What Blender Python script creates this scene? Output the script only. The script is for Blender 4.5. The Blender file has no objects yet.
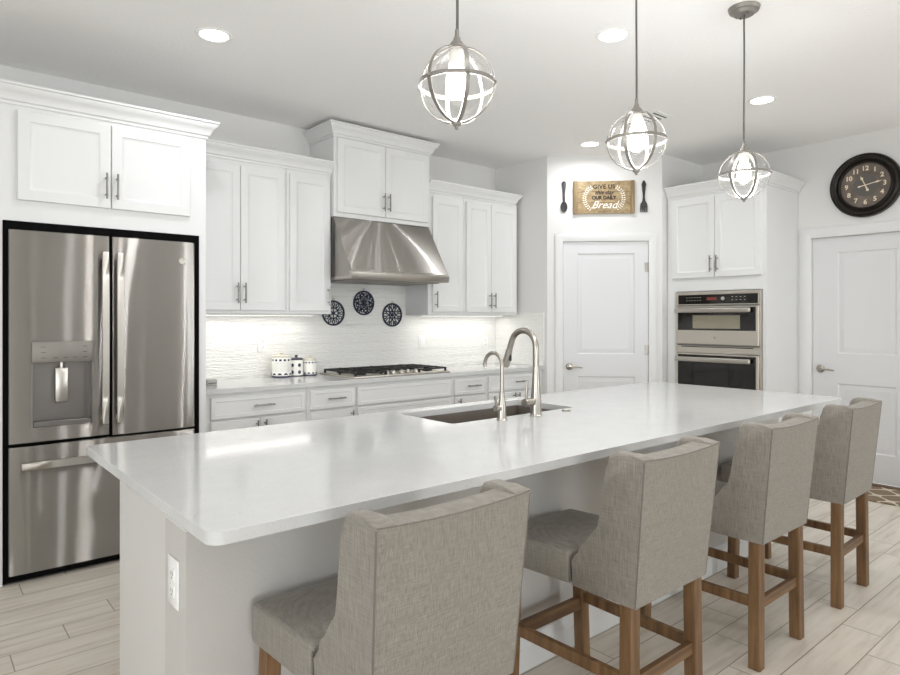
import bpy, bmesh, math, random
from mathutils import Vector, Matrix
R = math.radians
PI = math.pi
random.seed(4)
S = bpy.context.scene
COL = S.collection

# ------------------------------------------------------------ camera, world, exposure
cam_d = bpy.data.cameras.new('camera')
cam = bpy.data.objects.new('camera', cam_d); COL.objects.link(cam)
cam.location = (0, 0, 1.34)
YAW = math.atan2(757, 641)                       # angle from +X to the view axis
cam.rotation_euler = (R(90), 0, YAW - R(90))
cam_d.sensor_width = 36; cam_d.lens = 641 / 900 * 36
cam_d.shift_y = -(337.5 - 319) / 900
cam_d.clip_start = 0.02
S.camera = cam

W = bpy.data.worlds.new('sky'); S.world = W; W.use_nodes = True
W.node_tree.nodes['Background'].inputs[0].default_value = (0.92, 0.96, 1.0, 1)
W.node_tree.nodes['Background'].inputs[1].default_value = 1.6

S.view_settings.view_transform = 'Standard'
S.view_settings.look = 'None'
S.view_settings.gamma = 1.0
S.view_settings.use_curve_mapping = False
S.view_settings.exposure = 0.28
S.cycles.max_bounces = 10
S.cycles.diffuse_bounces = 6
S.cycles.glossy_bounces = 5
S.cycles.transparent_max_bounces = 16
S.cycles.transmission_bounces = 8
S.cycles.caustics_reflective = False
S.cycles.caustics_refractive = False
S.cycles.sample_clamp_indirect = 6.0
S.cycles.use_denoising = True

def area(name, loc, rot, sx, sy, power, col=(1, 1, 1), shape='RECTANGLE', spread=180):
    l = bpy.data.lights.new(name, 'AREA'); l.shape = shape
    l.size = sx
    if shape in ('RECTANGLE', 'ELLIPSE'): l.size_y = sy
    l.energy = power; l.color = col; l.spread = R(spread)
    o = bpy.data.objects.new(name, l); COL.objects.link(o)
    o.location = loc; o.rotation_euler = rot
    return o

CEIL = 2.84; WY = 4.60; RX = 5.92; LX = -3.2; BY = -4.4
# daylight fill lamps added outside unseen windows, tilted up to brighten the ceiling
DAY_FILL = (0.94, 0.97, 1.0)
area('daylight_fill_slider', (-1.3, BY - 0.25, 1.0), (R(112), 0, 0), 2.5, 1.9, 105, DAY_FILL)
area('daylight_fill_rear', (5.1, BY - 0.25, 1.4), (R(112), 0, 0), 1.1, 1.2, 105, DAY_FILL)
area('daylight_fill_left', (LX - 0.25, 0.3, 1.4), (0, R(-128), 0), 1.2, 2.2, 75, DAY_FILL)

# ------------------------------------------------------------ materials
def lin(h):
    h = h.lstrip('#'); v = [int(h[i:i + 2], 16) / 255 for i in (0, 2, 4)]
    return tuple(c / 12.92 if c <= .04045 else ((c + .055) / 1.055) ** 2.4 for c in v) + (1,)

def mat(name, col, rough=.5, metal=0, spec=.5, bump=None, aniso=0, emit=None, coat=0):
    m = bpy.data.materials.new(name); m.use_nodes = True
    b = m.node_tree.nodes['Principled BSDF']
    b.inputs['Base Color'].default_value = lin(col) if isinstance(col, str) else col
    b.inputs['Roughness'].default_value = rough; b.inputs['Metallic'].default_value = metal
    b.inputs['Specular IOR Level'].default_value = spec
    if coat: b.inputs['Coat Weight'].default_value = coat; b.inputs['Coat Roughness'].default_value = .05
    if emit:
        b.inputs['Emission Color'].default_value = lin(emit[0]); b.inputs['Emission Strength'].default_value = emit[1]
    if bump:                                   # (scale, strength, detail)
        N = m.node_tree.nodes; L = m.node_tree.links
        tc = N.new('ShaderNodeTexCoord'); nz = N.new('ShaderNodeTexNoise'); bp = N.new('ShaderNodeBump')
        nz.inputs['Scale'].default_value = bump[0]; nz.inputs['Detail'].default_value = bump[2] if len(bump) > 2 else 3
        bp.inputs['Strength'].default_value = bump[1]; bp.inputs['Distance'].default_value = .004
        L.new(tc.outputs['Object'], nz.inputs['Vector']); L.new(nz.outputs['Fac'], bp.inputs['Height'])
        L.new(bp.outputs['Normal'], b.inputs['Normal'])
    return m

class NT:
    """tiny node helper"""
    def __init__(s, m): s.m = m; s.N = m.node_tree.nodes; s.L = m.node_tree.links; s.b = s.N['Principled BSDF']
    def n(s, t, **kw):
        nd = s.N.new(t)
        for k, v in kw.items(): setattr(nd, k, v)
        return nd
    def v(s, sock, val):
        if hasattr(val, 'is_linked') or hasattr(val, 'links'): s.L.new(val, sock)
        else: sock.default_value = val
    def math(s, op, a, b=0, c=0):
        nd = s.n('ShaderNodeMath', operation=op)
        s.v(nd.inputs[0], a); s.v(nd.inputs[1], b); s.v(nd.inputs[2], c)
        return nd.outputs[0]
    def ramp(s, fac, stops):
        nd = s.n('ShaderNodeValToRGB'); e = nd.color_ramp.elements
        while len(e) < len(stops): e.new(.5)
        for el, (p, c) in zip(e, stops): el.position = p; el.color = lin(c) if isinstance(c, str) else c
        s.L.new(fac, nd.inputs[0]); return nd.outputs[0]
    def mix(s, fac, a, b, mode='MIX'):
        nd = s.n('ShaderNodeMix', data_type='RGBA', blend_type=mode)
        s.v(nd.inputs[0], fac); s.v(nd.inputs[6], a); s.v(nd.inputs[7], b)
        return nd.outputs[2]
    def coord(s, scale=(1, 1, 1), out='Object', rot=(0, 0, 0)):
        tc = s.n('ShaderNodeTexCoord'); mp = s.n('ShaderNodeMapping')
        mp.inputs['Scale'].default_value = scale; mp.inputs['Rotation'].default_value = rot
        s.L.new(tc.outputs[out], mp.inputs[0]); return mp.outputs[0]
    def noise(s, vec, scale, detail=4, rough=.55):
        nd = s.n('ShaderNodeTexNoise'); nd.inputs['Scale'].default_value = scale
        nd.inputs['Detail'].default_value = detail; nd.inputs['Roughness'].default_value = rough
        s.L.new(vec, nd.inputs['Vector']); return nd.outputs['Fac']
    def bump(s, h, strength, dist=.004):
        nd = s.n('ShaderNodeBump'); nd.inputs['Strength'].default_value = strength; nd.inputs['Distance'].default_value = dist
        s.L.new(h, nd.inputs['Height']); s.L.new(nd.outputs[0], s.b.inputs['Normal'])

M = {}
M['wall'] = mat('wall_paint', '#dfdedc', .7, bump=(140, .12))
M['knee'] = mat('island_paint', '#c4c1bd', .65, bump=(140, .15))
M['ceiling'] = mat('ceiling_paint', '#f4f3f2', .85, bump=(45, .5, 5))
M['cab'] = mat('cabinet_white', '#dcdcdb', .38)
M['trim'] = mat('trim_white', '#dededd', .4)
M['door'] = mat('door_white', '#d9d9da', .42)
M['nickel'] = mat('satin_nickel', '#a9a39b', .28, 1)
M['pull'] = mat('pull_nickel', '#8f8c88', .3, 1)
M['black'] = mat('black_gap', '#040404', .8, spec=.1)
M['blackglass'] = mat('oven_glass', '#14110f', .06, spec=.6)
M['iron'] = mat('cast_iron', '#141312', .55, bump=(300, .2))
M['plastic'] = mat('white_plastic', '#f0f0ee', .35)
M['greyplastic'] = mat('grey_plastic', '#a9a8a4', .45)
M['darkslot'] = mat('dark_slot', '#2b2a28', .6)
M['zinc'] = mat('brushed_zinc', '#8d8983', .45, .6)
M['cord'] = mat('grey_cord', '#5d5a55', .6)
M['sinksteel'] = mat('sink_steel', '#8f867e', .45, .7)
M['caulk'] = mat('grout_white', '#d8d8d4', .7)

def steel(name, col, rough, wob=.0, sharp=.55):
    """brushed metal, grain horizontal: highlights stretch vertically"""
    m = mat(name, col, rough, 1); t = NT(m)
    t.b.inputs['Anisotropic'].default_value = .9
    tg = t.n('ShaderNodeTangent', direction_type='RADIAL', axis='Z')
    t.L.new(tg.outputs[0], t.b.inputs['Tangent']); t.b.inputs['Anisotropic Rotation'].default_value = .25
    an = t.n('ShaderNodeBsdfAnisotropic'); an.distribution = 'GGX'
    an.inputs['Color'].default_value = lin(col); an.inputs['Roughness'].default_value = .2
    an.inputs['Anisotropy'].default_value = .93; an.inputs['Rotation'].default_value = 0
    t.L.new(tg.outputs[0], an.inputs['Tangent'])
    mx = t.n('ShaderNodeMixShader'); mx.inputs[0].default_value = sharp
    t.L.new(t.b.outputs[0], mx.inputs[1]); t.L.new(an.outputs[0], mx.inputs[2])
    t.L.new(mx.outputs[0], t.N['Material Output'].inputs[0])
    if wob:
        big = t.noise(t.coord((2.2, 2.2, 5.5)), 1.5, 2)
        nd = t.n('ShaderNodeBump'); nd.inputs['Strength'].default_value = wob; nd.inputs['Distance'].default_value = .01
        t.L.new(big, nd.inputs['Height']); t.L.new(nd.outputs[0], t.b.inputs['Normal']); t.L.new(nd.outputs[0], an.inputs['Normal'])
    return m
M['steel'] = steel('stainless_steel', '#a8a49f', .36, .045, .7)
M['steel2'] = steel('stainless_hood', '#b1ada7', .36, .05, .4)
M['bright'] = mat('polished_steel', '#bcb7b0', .33, 1)
M['steelflat'] = mat('oven_steel', '#d6cfc6', .36, 1)
M['recess'] = mat('dispenser_grey', '#77736f', .35, .8)

# quartz
m = mat('white_quartz', '#efeeec', .1, spec=.55); t = NT(m)
f = t.noise(t.coord(), 9, 6, .65); g = t.noise(t.coord(), 160, 2)
c1 = t.ramp(f, [(.3, '#c7c7c6'), (.6, '#cbcbca'), (1, '#cfcfce')])
t.L.new(t.mix(t.math('GREATER_THAN', g, .66), c1, lin('#bfbebc')), t.b.inputs['Base Color'])
M['quartz'] = m

# wavy low relief wall tile
m = mat('wavy_white_tile', '#eeede9', .22); t = NT(m)
sep = t.n('ShaderNodeSeparateXYZ'); t.L.new(t.coord(), sep.inputs[0])
u = t.math('ADD', sep.outputs[0], sep.outputs[1]); z = sep.outputs[2]
wv = t.noise(t.coord((5, 5, 30)), 1.3, 3)
w2 = t.math('SINE', t.math('ADD', t.math('MULTIPLY', z, 260), t.math('MULTIPLY', wv, 26)))
cu = t.math('FRACT', t.math('MULTIPLY', z, 1 / .0762))
gr = t.math('GREATER_THAN', cu, .035)
row = t.math('FLOOR', t.math('MULTIPLY', z, 1 / .0762))
cx = t.math('FRACT', t.math('ADD', t.math('MULTIPLY', u, 1 / .3), t.math('MULTIPLY', row, .5)))
gx = t.math('GREATER_THAN', cx, .008)
g = t.math('MULTIPLY', gr, gx)
t.bump(t.math('MULTIPLY', t.math('ADD', t.math('MULTIPLY', w2, .5), 2.0), g), .8, .003)
t.L.new(t.mix(g, lin('#ebeae5'), lin('#efeeea')), t.b.inputs['Base Color'])
M['tile'] = m

# wood-look plank floor, planks along X
m = mat('plank_tile_floor', '#c4baa9', .38); t = NT(m)
sep = t.n('ShaderNodeSeparateXYZ'); t.L.new(t.coord(), sep.inputs[0])
PWD, PLN = .1575, .92
yy = t.math('MULTIPLY', t.math('ADD', sep.outputs[1], -3.085 + 40 * PWD), 1 / PWD)
row = t.math('FLOOR', yy); fy = t.math('FRACT', yy)
xx = t.math('MULTIPLY', t.math('ADD', sep.outputs[0], t.math('MULTIPLY_ADD', row, -.2075, 40 * .2075 + 20 * PLN - .52)), 1 / PLN)
col_ = t.math('FLOOR', xx); fx = t.math('FRACT', xx)
gy = t.math('LESS_THAN', t.math('ABSOLUTE', t.math('SUBTRACT', fy, .5)), .486)
gx = t.math('LESS_THAN', t.math('ABSOLUTE', t.math('SUBTRACT', fx, .5)), .4975)
g = t.math('MULTIPLY', gy, gx)
cmb = t.n('ShaderNodeCombineXYZ'); t.L.new(row, cmb.inputs[0]); t.L.new(col_, cmb.inputs[1])
wn = t.n('ShaderNodeTexWhiteNoise', noise_dimensions='2D'); t.L.new(cmb.outputs[0], wn.inputs[0])
vadd = t.n('ShaderNodeVectorMath', operation='MULTIPLY_ADD')
t.L.new(wn.outputs['Color'], vadd.inputs[0]); vadd.inputs[1].default_value = (9, 9, 9)
t.L.new(t.coord((1.6, 15, 1)), vadd.inputs[2])
gn = t.noise(vadd.outputs[0], 1.6, 6, .62)
vb = t.n('ShaderNodeVectorMath', operation='MULTIPLY_ADD')
t.L.new(wn.outputs['Color'], vb.inputs[0]); vb.inputs[1].default_value = (5, 5, 5)
t.L.new(t.coord((2.2, 5, 1)), vb.inputs[2])
blot = t.noise(vb.outputs[0], 1.5, 3)
c1 = t.ramp(gn, [(.28, '#aba192'), (.48, '#cdc5b9'), (.68, '#ddd6cb'), (1, '#e8e2d9')])
c2 = t.mix(t.math('MULTIPLY', blot, .45), c1, lin('#cbbfae'))
c3 = t.mix(t.math('MULTIPLY', wn.outputs['Value'], .3), c2, lin('#e9e2d7'))
t.L.new(t.mix(g, lin('#91887b'), c3), t.b.inputs['Base Color'])
t.bump(t.math('ADD', g, t.math('MULTIPLY', gn, .15)), .35, .003)
M['floor'] = m

# linen upholstery
m = mat('linen_fabric', '#9b948a', .92, spec=.15); t = NT(m)
a1 = t.noise(t.coord((560, 560, 14)), 1, 2); a2 = t.noise(t.coord((26, 26, 640)), 1, 2)
big = t.noise(t.coord(), 5, 3)
wv = t.math('ADD', t.math('MULTIPLY', a1, .6), t.math('MULTIPLY', a2, .4))
c1 = t.ramp(wv, [(.3, '#716c64'), (.5, '#8b857c'), (.7, '#a29c92')])
t.L.new(t.mix(t.math('MULTIPLY', big, .35), c1, lin('#7b7670')), t.b.inputs['Base Color'])
t.b.inputs['Sheen Weight'].default_value = .15
t.bump(wv, .3, .0015)
M['linen'] = m
M['piping'] = mat('linen_piping', '#6f6a64', .9)

def wood(name, dark, mid, light, rough=.5, scale=(7, 7, 1.2), axis='Z'):
    m = mat(name, mid, rough); t = NT(m)
    sc = {'Z': (34, 34, 2.6), 'X': (2.6, 34, 34), 'Y': (34, 2.6, 34)}[axis]
    g = t.noise(t.coord(sc), 1, 5, .6)
    t.L.new(t.ramp(g, [(.3, dark), (.5, mid), (.7, light)]), t.b.inputs['Base Color'])
    t.bump(g, .2, .002)
    return m
M['legwood'] = wood('oak_leg', '#543c24', '#735537', '#886845')
M['railwood'] = wood('oak_rail', '#4a3520', '#694c30', '#7e603e', axis='X')
M['boardwood'] = wood('sign_board', '#786548', '#99835f', '#ad9976', axis='X')
M['boardend'] = wood('sign_cleat', '#6f5c40', '#8d7754', '#a68f6a', axis='Z')
M['darkwood'] = wood('threshold', '#4c3b2b', '#6a543e', '#7d664c', axis='Y')

# rug
m = mat('trellis_rug', '#87745d', .95); t = NT(m)
sep = t.n('ShaderNodeSeparateXYZ'); t.L.new(t.coord(), sep.inputs[0])
a_ = t.math('MULTIPLY', sep.outputs[0], 26); b_ = t.math('MULTIPLY', sep.outputs[1], 26)
s1 = t.math('ADD', t.math('SINE', a_), t.math('SINE', b_))
ln = t.math('LESS_THAN', t.math('ABSOLUTE', s1), .26)
nz = t.noise(t.coord(), 220, 2)
cc = t.mix(ln, lin('#86735d'), lin('#ddd3c2'))
t.L.new(t.mix(t.math('MULTIPLY', nz, .4), cc, lin('#6d5c48')), t.b.inputs['Base Color']); t.bump(nz, .6, .004)
M['rug'] = m

def thin_glass(name, tint=(1, 1, 1, 1), refl=.9):
    m = bpy.data.materials.new(name); m.use_nodes = True
    N = m.node_tree.nodes; L = m.node_tree.links; N.remove(N['Principled BSDF'])
    tr = N.new('ShaderNodeBsdfTransparent'); tr.inputs[0].default_value = tint
    gl = N.new('ShaderNodeBsdfGlossy'); gl.inputs['Roughness'].default_value = .03
    fr = N.new('ShaderNodeFresnel'); fr.inputs[0].default_value = 1.45
    mu = N.new('ShaderNodeMath'); mu.operation = 'MULTIPLY'; mu.inputs[1].default_value = refl
    mx = N.new('ShaderNodeMixShader')
    L.new(fr.outputs[0], mu.inputs[0]); L.new(mu.outputs[0], mx.inputs[0])
    L.new(tr.outputs[0], mx.inputs[1]); L.new(gl.outputs[0], mx.inputs[2])
    L.new(mx.outputs[0], N['Material Output'].inputs[0])
    return m
M['globe'] = thin_glass('globe_glass', (.985, .985, .985, 1), .25)
M['pane'] = thin_glass('window_glass', (.98, .99, .99, 1), .7)
M['bulb'] = mat('lit_bulb', '#ffffff', .4, emit=('#fff6e6', 14))
M['frost'] = mat('bulb_neck', '#f4f2ec', .4)
M['can'] = mat('downlight_lens', '#ffffff', .5, emit=('#fff8ec', 9))
M['led'] = mat('led_strip', '#ffffff', .5, emit=('#fff9ee', 2))

# ------------------------------------------------------------ mesh helpers
ORIG = {}
class B:
    """collects geometry in one bmesh; every shape is placed through self.M"""
    def __init__(s, M=None): s.bm = bmesh.new(); s.M = M or Matrix.Identity(4)
    def _x(s, vs, M=None):
        for v in vs: v.co = s.M @ (M @ v.co if M else v.co)
    def box(s, x0, x1, y0, y1, z0, z1, bev=0, seg=2, M=None):
        x0, x1 = sorted((x0, x1)); y0, y1 = sorted((y0, y1)); z0, z1 = sorted((z0, z1))
        r = bmesh.ops.create_cube(s.bm, size=1)['verts']
        for v in r: v.co = Vector(((v.co.x + .5) * (x1 - x0) + x0, (v.co.y + .5) * (y1 - y0) + y0, (v.co.z + .5) * (z1 - z0) + z0))
        if bev:
            es = list({e for v in r for e in v.link_edges})
            q = bmesh.ops.bevel(s.bm, geom=es, offset=bev, segments=seg, affect='EDGES', profile=.5)
            r = list({v for f in q['faces'] for v in f.verts} | {v for v in r if v.is_valid})
        s._x(r, M); return r
    def prism(s, pts, h0, h1, axis='Z', bev=0, seg=2, M=None, which=None, keep=None):
        """polygon extruded: pts (a,b); axis Z: (x,y), X: (y,z), Y: (x,z)"""
        def P(a, b, h): return {'Z': (a, b, h), 'X': (h, a, b), 'Y': (a, h, b)}[axis]
        lo = [s.bm.verts.new(P(a, b, h0)) for a, b in pts]; hi = [s.bm.verts.new(P(a, b, h1)) for a, b in pts]
        n = len(pts); fs = [s.bm.faces.new(lo[::-1]), s.bm.faces.new(hi)]
        for i in range(n): fs.append(s.bm.faces.new((lo[i], lo[(i + 1) % n], hi[(i + 1) % n], hi[i])))
        r = lo + hi
        if bev:
            es = list({e for f in fs[:2] for e in f.edges})
            if keep: es = [e for e in es if all(keep(v) for v in e.verts)]
            if which == 'all': es = list({e for f in fs for e in f.edges})
            q = bmesh.ops.bevel(s.bm, geom=es, offset=bev, segments=seg, affect='EDGES', profile=.5)
            r = list({v for f in q['faces'] for v in f.verts} | {v for v in r if v.is_valid})
        s._x(r, M); return r
    def cyl(s, p0, p1, r0, r1=None, seg=20, cap=True):
        r1 = r0 if r1 is None else r1
        return s.tube([p0, p1], [r0, r1], seg, cap)
    def tube(s, path, rad, seg=12, cap=True, closed=False):
        path = [Vector(p) for p in path]; n = len(path)
        if not hasattr(rad, '__len__'): rad = [rad] * n
        rings = []; up = None
        for i, p in enumerate(path):
            if closed: d = (path[(i + 1) % n] - path[i - 1])
            else: d = path[min(i + 1, n - 1)] - path[max(i - 1, 0)]
            d = d.normalized() if d.length > 1e-9 else Vector((0, 0, 1))
            if up is None:
                up = d.orthogonal().normalized()
            up = (up - d * up.dot(d));
            up = up.normalized() if up.length > 1e-6 else d.orthogonal().normalized()
            w = d.cross(up)
            rings.append([s.bm.verts.new(p + (up * math.cos(k * 2 * PI / seg) + w * math.sin(k * 2 * PI / seg)) * rad[i]) for k in range(seg)])
        for i in range(n if closed else n - 1):
            a, b = rings[i], rings[(i + 1) % n]
            off = 0
            if closed and i == n - 1:
                off = min(range(seg), key=lambda o: (a[0].co - b[o].co).length)
            for k in range(seg): s.bm.faces.new((a[k], a[(k + 1) % seg], b[(k + 1 + off) % seg], b[(k + off) % seg]))
        if cap and not closed:
            s.bm.faces.new(rings[0][::-1]); s.bm.faces.new(rings[-1])
        r = [v for q in rings for v in q]; s._x(r); return r
    def lathe(s, prof, c=(0, 0, 0), seg=32, axis='Z', M=None):
        """prof [(r,h)...] about an axis through c"""
        c = Vector(c); rings = []; allv = []
        def P(r, h, a):
            ca, sa = r * math.cos(a), r * math.sin(a)
            return c + Vector({'Z': (ca, sa, h), 'Y': (ca, h, sa), 'X': (h, ca, sa)}[axis])
        for r, h in prof:
            if r < 1e-6: q = [s.bm.verts.new(P(0, h, 0))]
            else: q = [s.bm.verts.new(P(r, h, k * 2 * PI / seg)) for k in range(seg)]
            rings.append(q); allv += q
        for a, b in zip(rings, rings[1:]):
            for k in range(seg):
                k2 = (k + 1) % seg
                if len(a) == 1 and len(b) == 1: continue
                if len(a) == 1: s.bm.faces.new((a[0], b[k], b[k2]))
                elif len(b) == 1: s.bm.faces.new((a[k], b[0], a[k2]))
                else: s.bm.faces.new((a[k], b[k], b[k2], a[k2]))
        s._x(allv, M); return allv
    def rings(s, w0, w1, h0, h1, prof, back=None, M=None):
        """nested rectangles in the x/z plane facing -y; prof [(inset, depth)] with y=-depth"""
        rs = []; allv = []
        for ins, d in prof:
            q = [s.bm.verts.new((x, -d, z)) for x, z in ((w0 + ins, h0 + ins), (w1 - ins, h0 + ins), (w1 - ins, h1 - ins), (w0 + ins, h1 - ins))]
            rs.append(q); allv += q
        for a, b in zip(rs, rs[1:]):
            for k in range(4): s.bm.faces.new((a[k], a[(k + 1) % 4], b[(k + 1) % 4], b[k]))
        s.bm.faces.new(rs[-1])
        if back is not None: s.bm.faces.new(rs[0][::-1])
        s._x(allv, M); return allv
    def sweep(s, path, prof, closed_prof=True):
        """profile [(out, z)] swept along an XY polyline; 'out' is to the right of travel; mitred"""
        path = [Vector((p[0], p[1], 0)) for p in path]; n = len(path); rows = []; allv = []
        for i, p in enumerate(path):
            d0 = (path[i] - path[i - 1]).normalized() if i else None
            d1 = (path[i + 1] - path[i]).normalized() if i < n - 1 else None
            nr = lambda d: Vector((d.y, -d.x, 0))
            if d0 is None: o = nr(d1)
            elif d1 is None: o = nr(d0)
            else:
                o = nr(d0) + nr(d1); o = o / (o.dot(nr(d0)))
            q = [s.bm.verts.new(p + o * a + Vector((0, 0, b))) for a, b in prof]; rows.append(q); allv += q
        k = len(prof)
        for a, b in zip(rows, rows[1:]):
            for j in range(k if closed_prof else k - 1): s.bm.faces.new((a[j], a[(j + 1) % k], b[(j + 1) % k], b[j]))
        if closed_prof: s.bm.faces.new(rows[0][::-1]); s.bm.faces.new(rows[-1])
        s._x(allv); return allv
    def slab(s, outer, inner, z0, z1, bev=.003):
        """plate with an optional hole"""
        es = []
        for loop in ([outer, inner] if inner else [outer]):
            vs = [s.bm.verts.new((x, y, z1)) for x, y in loop]
            es += [s.bm.edges.new((vs[i], vs[(i + 1) % len(vs)])) for i in range(len(vs))]
        fs = [g for g in bmesh.ops.triangle_fill(s.bm, edges=es, use_beauty=True)['geom'] if isinstance(g, bmesh.types.BMFace)]
        for f_ in fs:
            f_.normal_update()
            if f_.normal.z < 0: f_.normal_flip()
        r = bmesh.ops.extrude_face_region(s.bm, geom=fs)
        vs = [g for g in r['geom'] if isinstance(g, bmesh.types.BMVert)]
        for v in vs: v.co.z = z0
        s._x([v for v in s.bm.verts])
    def build(s, name, m, parent=None, smooth=35, kind=None, label=None):
        bm = s.bm
        bmesh.ops.remove_doubles(bm, verts=bm.verts, dist=1e-6)
        bmesh.ops.recalc_face_normals(bm, faces=bm.faces)
        o0 = ORIG.get(parent.name, Vector((0, 0, 0))) if parent else None
        if parent: bmesh.ops.translate(bm, verts=bm.verts, vec=-o0)
        me = bpy.data.meshes.new(name); bm.to_mesh(me); bm.free()
        me.materials.append(m if not isinstance(m, str) else M[m])
        if smooth:
            for p in me.polygons: p.use_smooth = True
            me.set_sharp_from_angle(angle=R(smooth))
        o = bpy.data.objects.new(name, me); COL.objects.link(o)
        if parent: o.parent = parent; ORIG[o.name] = o0
        if kind: o['kind'] = kind
        if label: o['label'] = label
        return o

def rebase(o, loc):
    """give a top-level mesh an origin at loc"""
    o.data.transform(Matrix.Translation(-Vector(loc))); o.location = loc
    return o

def tag(o, label, cat, group=None):
    o['label'] = label; o['category'] = cat
    if group: o['group'] = group
    return o
def thing(name, label, cat, loc=(0, 0, 0), group=None):
    o = bpy.data.objects.new(name, None); COL.objects.link(o); o.location = loc
    o.empty_display_size = .1
    ORIG[o.name] = Vector(loc); return tag(o, label, cat, group)
def kids(o): return [c for c in bpy.data.objects if c.parent == o]
def dup(root, loc, label, rotz=0):
    r = root.copy(); COL.objects.link(r); r.location = loc; r.rotation_euler = (0, 0, rotz); r['label'] = label
    def rec(src, dst):
        for ch in kids(src):
            c = ch.copy(); COL.objects.link(c); c.parent = dst; rec(ch, c)
    rec(root, r); return r
def struct(name, b, m, parent=None, smooth=35):
    return b.build(name, m, parent, smooth, kind='structure')

def frame(o, u, n):
    """local x along u, local -y along n, z up, origin o"""
    u = Vector(u).normalized(); n = Vector(n).normalized()
    return Matrix(((u.x, -n.x, 0, o[0]), (u.y, -n.y, 0, o[1]), (0, 0, 1, o[2]), (0, 0, 0, 1)))
def text_bm(b, txt, size, Mt, ext=.0012, shear=0, align='CENTER', wide=1.0, space=1.0, bold=0):
    """text lies in local x/z facing -y"""
    c = bpy.data.curves.new('t', 'FONT'); c.body = txt; c.size = size; c.extrude = ext; c.shear = shear
    c.align_x = align; c.align_y = 'CENTER'; c.resolution_u = 3; c.space_character = space; c.offset = bold
    o = bpy.data.objects.new('t', c); COL.objects.link(o)
    bpy.context.view_layer.update()
    me = bpy.data.meshes.new_from_object(o.evaluated_get(bpy.context.evaluated_depsgraph_get()))
    bpy.data.objects.remove(o); bpy.data.curves.remove(c)
    me.transform(Mt @ Matrix.Rotation(R(90), 4, 'X') @ Matrix.Diagonal((wide, 1, 1, 1)))
    me.transform(b.M)
    b.bm.from_mesh(me); bpy.data.meshes.remove(me)

# ------------------------------------------------------------ room shell
TH = .12
b = B(); b.box(LX - TH, RX + TH, BY - TH, WY + TH, -.1, 0); struct('floor', b, 'floor', smooth=0)
b = B(); b.box(LX - TH, RX + TH, BY - TH, WY + TH, CEIL, CEIL + .1); struct('ceiling', b, 'ceiling', smooth=0)
b = B(); b.box(LX - TH, RX + TH, WY, WY + TH, 0, CEIL); struct('wall_back', b, 'wall', smooth=0)
# right wall with the door opening
DY0, DY1, DZ = 2.195, 1.385, 2.03
b = B(); b.box(RX, RX + TH, DY0, WY, 0, CEIL); b.box(RX, RX + TH, BY, DY1, 0, CEIL); b.box(RX, RX + TH, DY1, DY0, DZ, CEIL)
struct('wall_right', b, 'wall', smooth=0)
# rear wall with slider + window openings, left wall with one window
def holed_wall(b, axis, at, a0, a1, holes):
    def bx(p, q, z0, z1):
        if axis == 'Y': b.box(p, q, at - TH, at, z0, z1)
        else: b.box(at - TH, at, p, q, z0, z1)
    cur = a0
    for (h0, h1, z0, z1) in holes:
        bx(cur, h0, 0, CEIL)
        if z0 > 0: bx(h0, h1, 0, z0)
        bx(h0, h1, z1, CEIL); cur = h1
    bx(cur, a1, 0, CEIL)
b = B(); holed_wall(b, 'Y', BY, LX, RX, [(-2.5, -.1, 0, 2.15), (4.6, 5.6, .9, 2.1)]); struct('wall_rear', b, 'wall', smooth=0)
b = B(); holed_wall(b, 'X', LX, BY, WY, [(-.8, 1.4, .9, 2.1)]); struct('wall_left', b, 'wall', smooth=0)
def window(name, axis, at, a0, a1, z0, z1, n):
    fr = B(); gl = B()
    def bx(bb, p, q, u0, u1, d0, d1):
        if axis == 'Y': bb.box(p, q, at - d1, at - d0, u0, u1)
        else: bb.box(at - d1, at - d0, p, q, u0, u1)
    w = .05
    bx(fr, a0, a1, z0, z0 + w, .03, .09); bx(fr, a0, a1, z1 - w, z1, .03, .09)
    for k in range(n + 1):
        x = a0 + (a1 - a0) * k / n
        x0 = min(max(x - w / 2, a0), a1 - w)
        bx(fr, x0, x0 + w, z0 + w, z1 - w, .03, .09)
    o = struct(name, fr, 'trim')
    bx(gl, a0 + w, a1 - w, z0 + w, z1 - w, .058, .062)
    g = gl.build('pane', 'pane', o, 0)
window('window_1', 'Y', BY, -2.5, -.1, 0.005, 2.15, 2)  # unseen windows, added and placed to suit the daylight fill
window('window_2', 'Y', BY, 4.6, 5.6, .9, 2.1, 2)
window('window_3', 'X', LX, -.8, 1.4, .9, 2.1, 2)

# corner pantry: short side wall, diagonal wall with door, stub to the right wall
PA = Vector((4.49, 3.92)); PB = Vector((5.22, 3.19)); PL = (PB - PA).length
ud = (PB - PA).normalized(); nd = Vector((-ud.y, ud.x)) * -1
if nd.dot(Vector((-1, -1))) < 0: nd = -nd
b = B(); b.prism([(4.49, WY), (4.49, 3.92), (4.49 + .12, 3.92 + .05), (4.49 + .12, WY)], 0, CEIL); struct('wall_pantry_side', b, 'wall', smooth=0)
FD = frame((PA.x, PA.y, 0), (ud.x, ud.y, 0), (nd.x, nd.y, 0))
D0, D1, DT = .144, .912, 2.05
b = B(FD); b.box(0, D0, 0, .1, 0, CEIL); b.box(D1, PL, 0, .1, 0, CEIL); b.box(D0, D1, 0, .1, DT, CEIL)
struct('wall_pantry_diagonal', b, 'wall', smooth=0)
b = B(); b.prism([(5.22, 3.19), (RX, 3.19), (RX, 3.30), (5.22 + .05, 3.30)], 0, CEIL); struct('wall_pantry_stub', b, 'wall', smooth=0)

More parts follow.
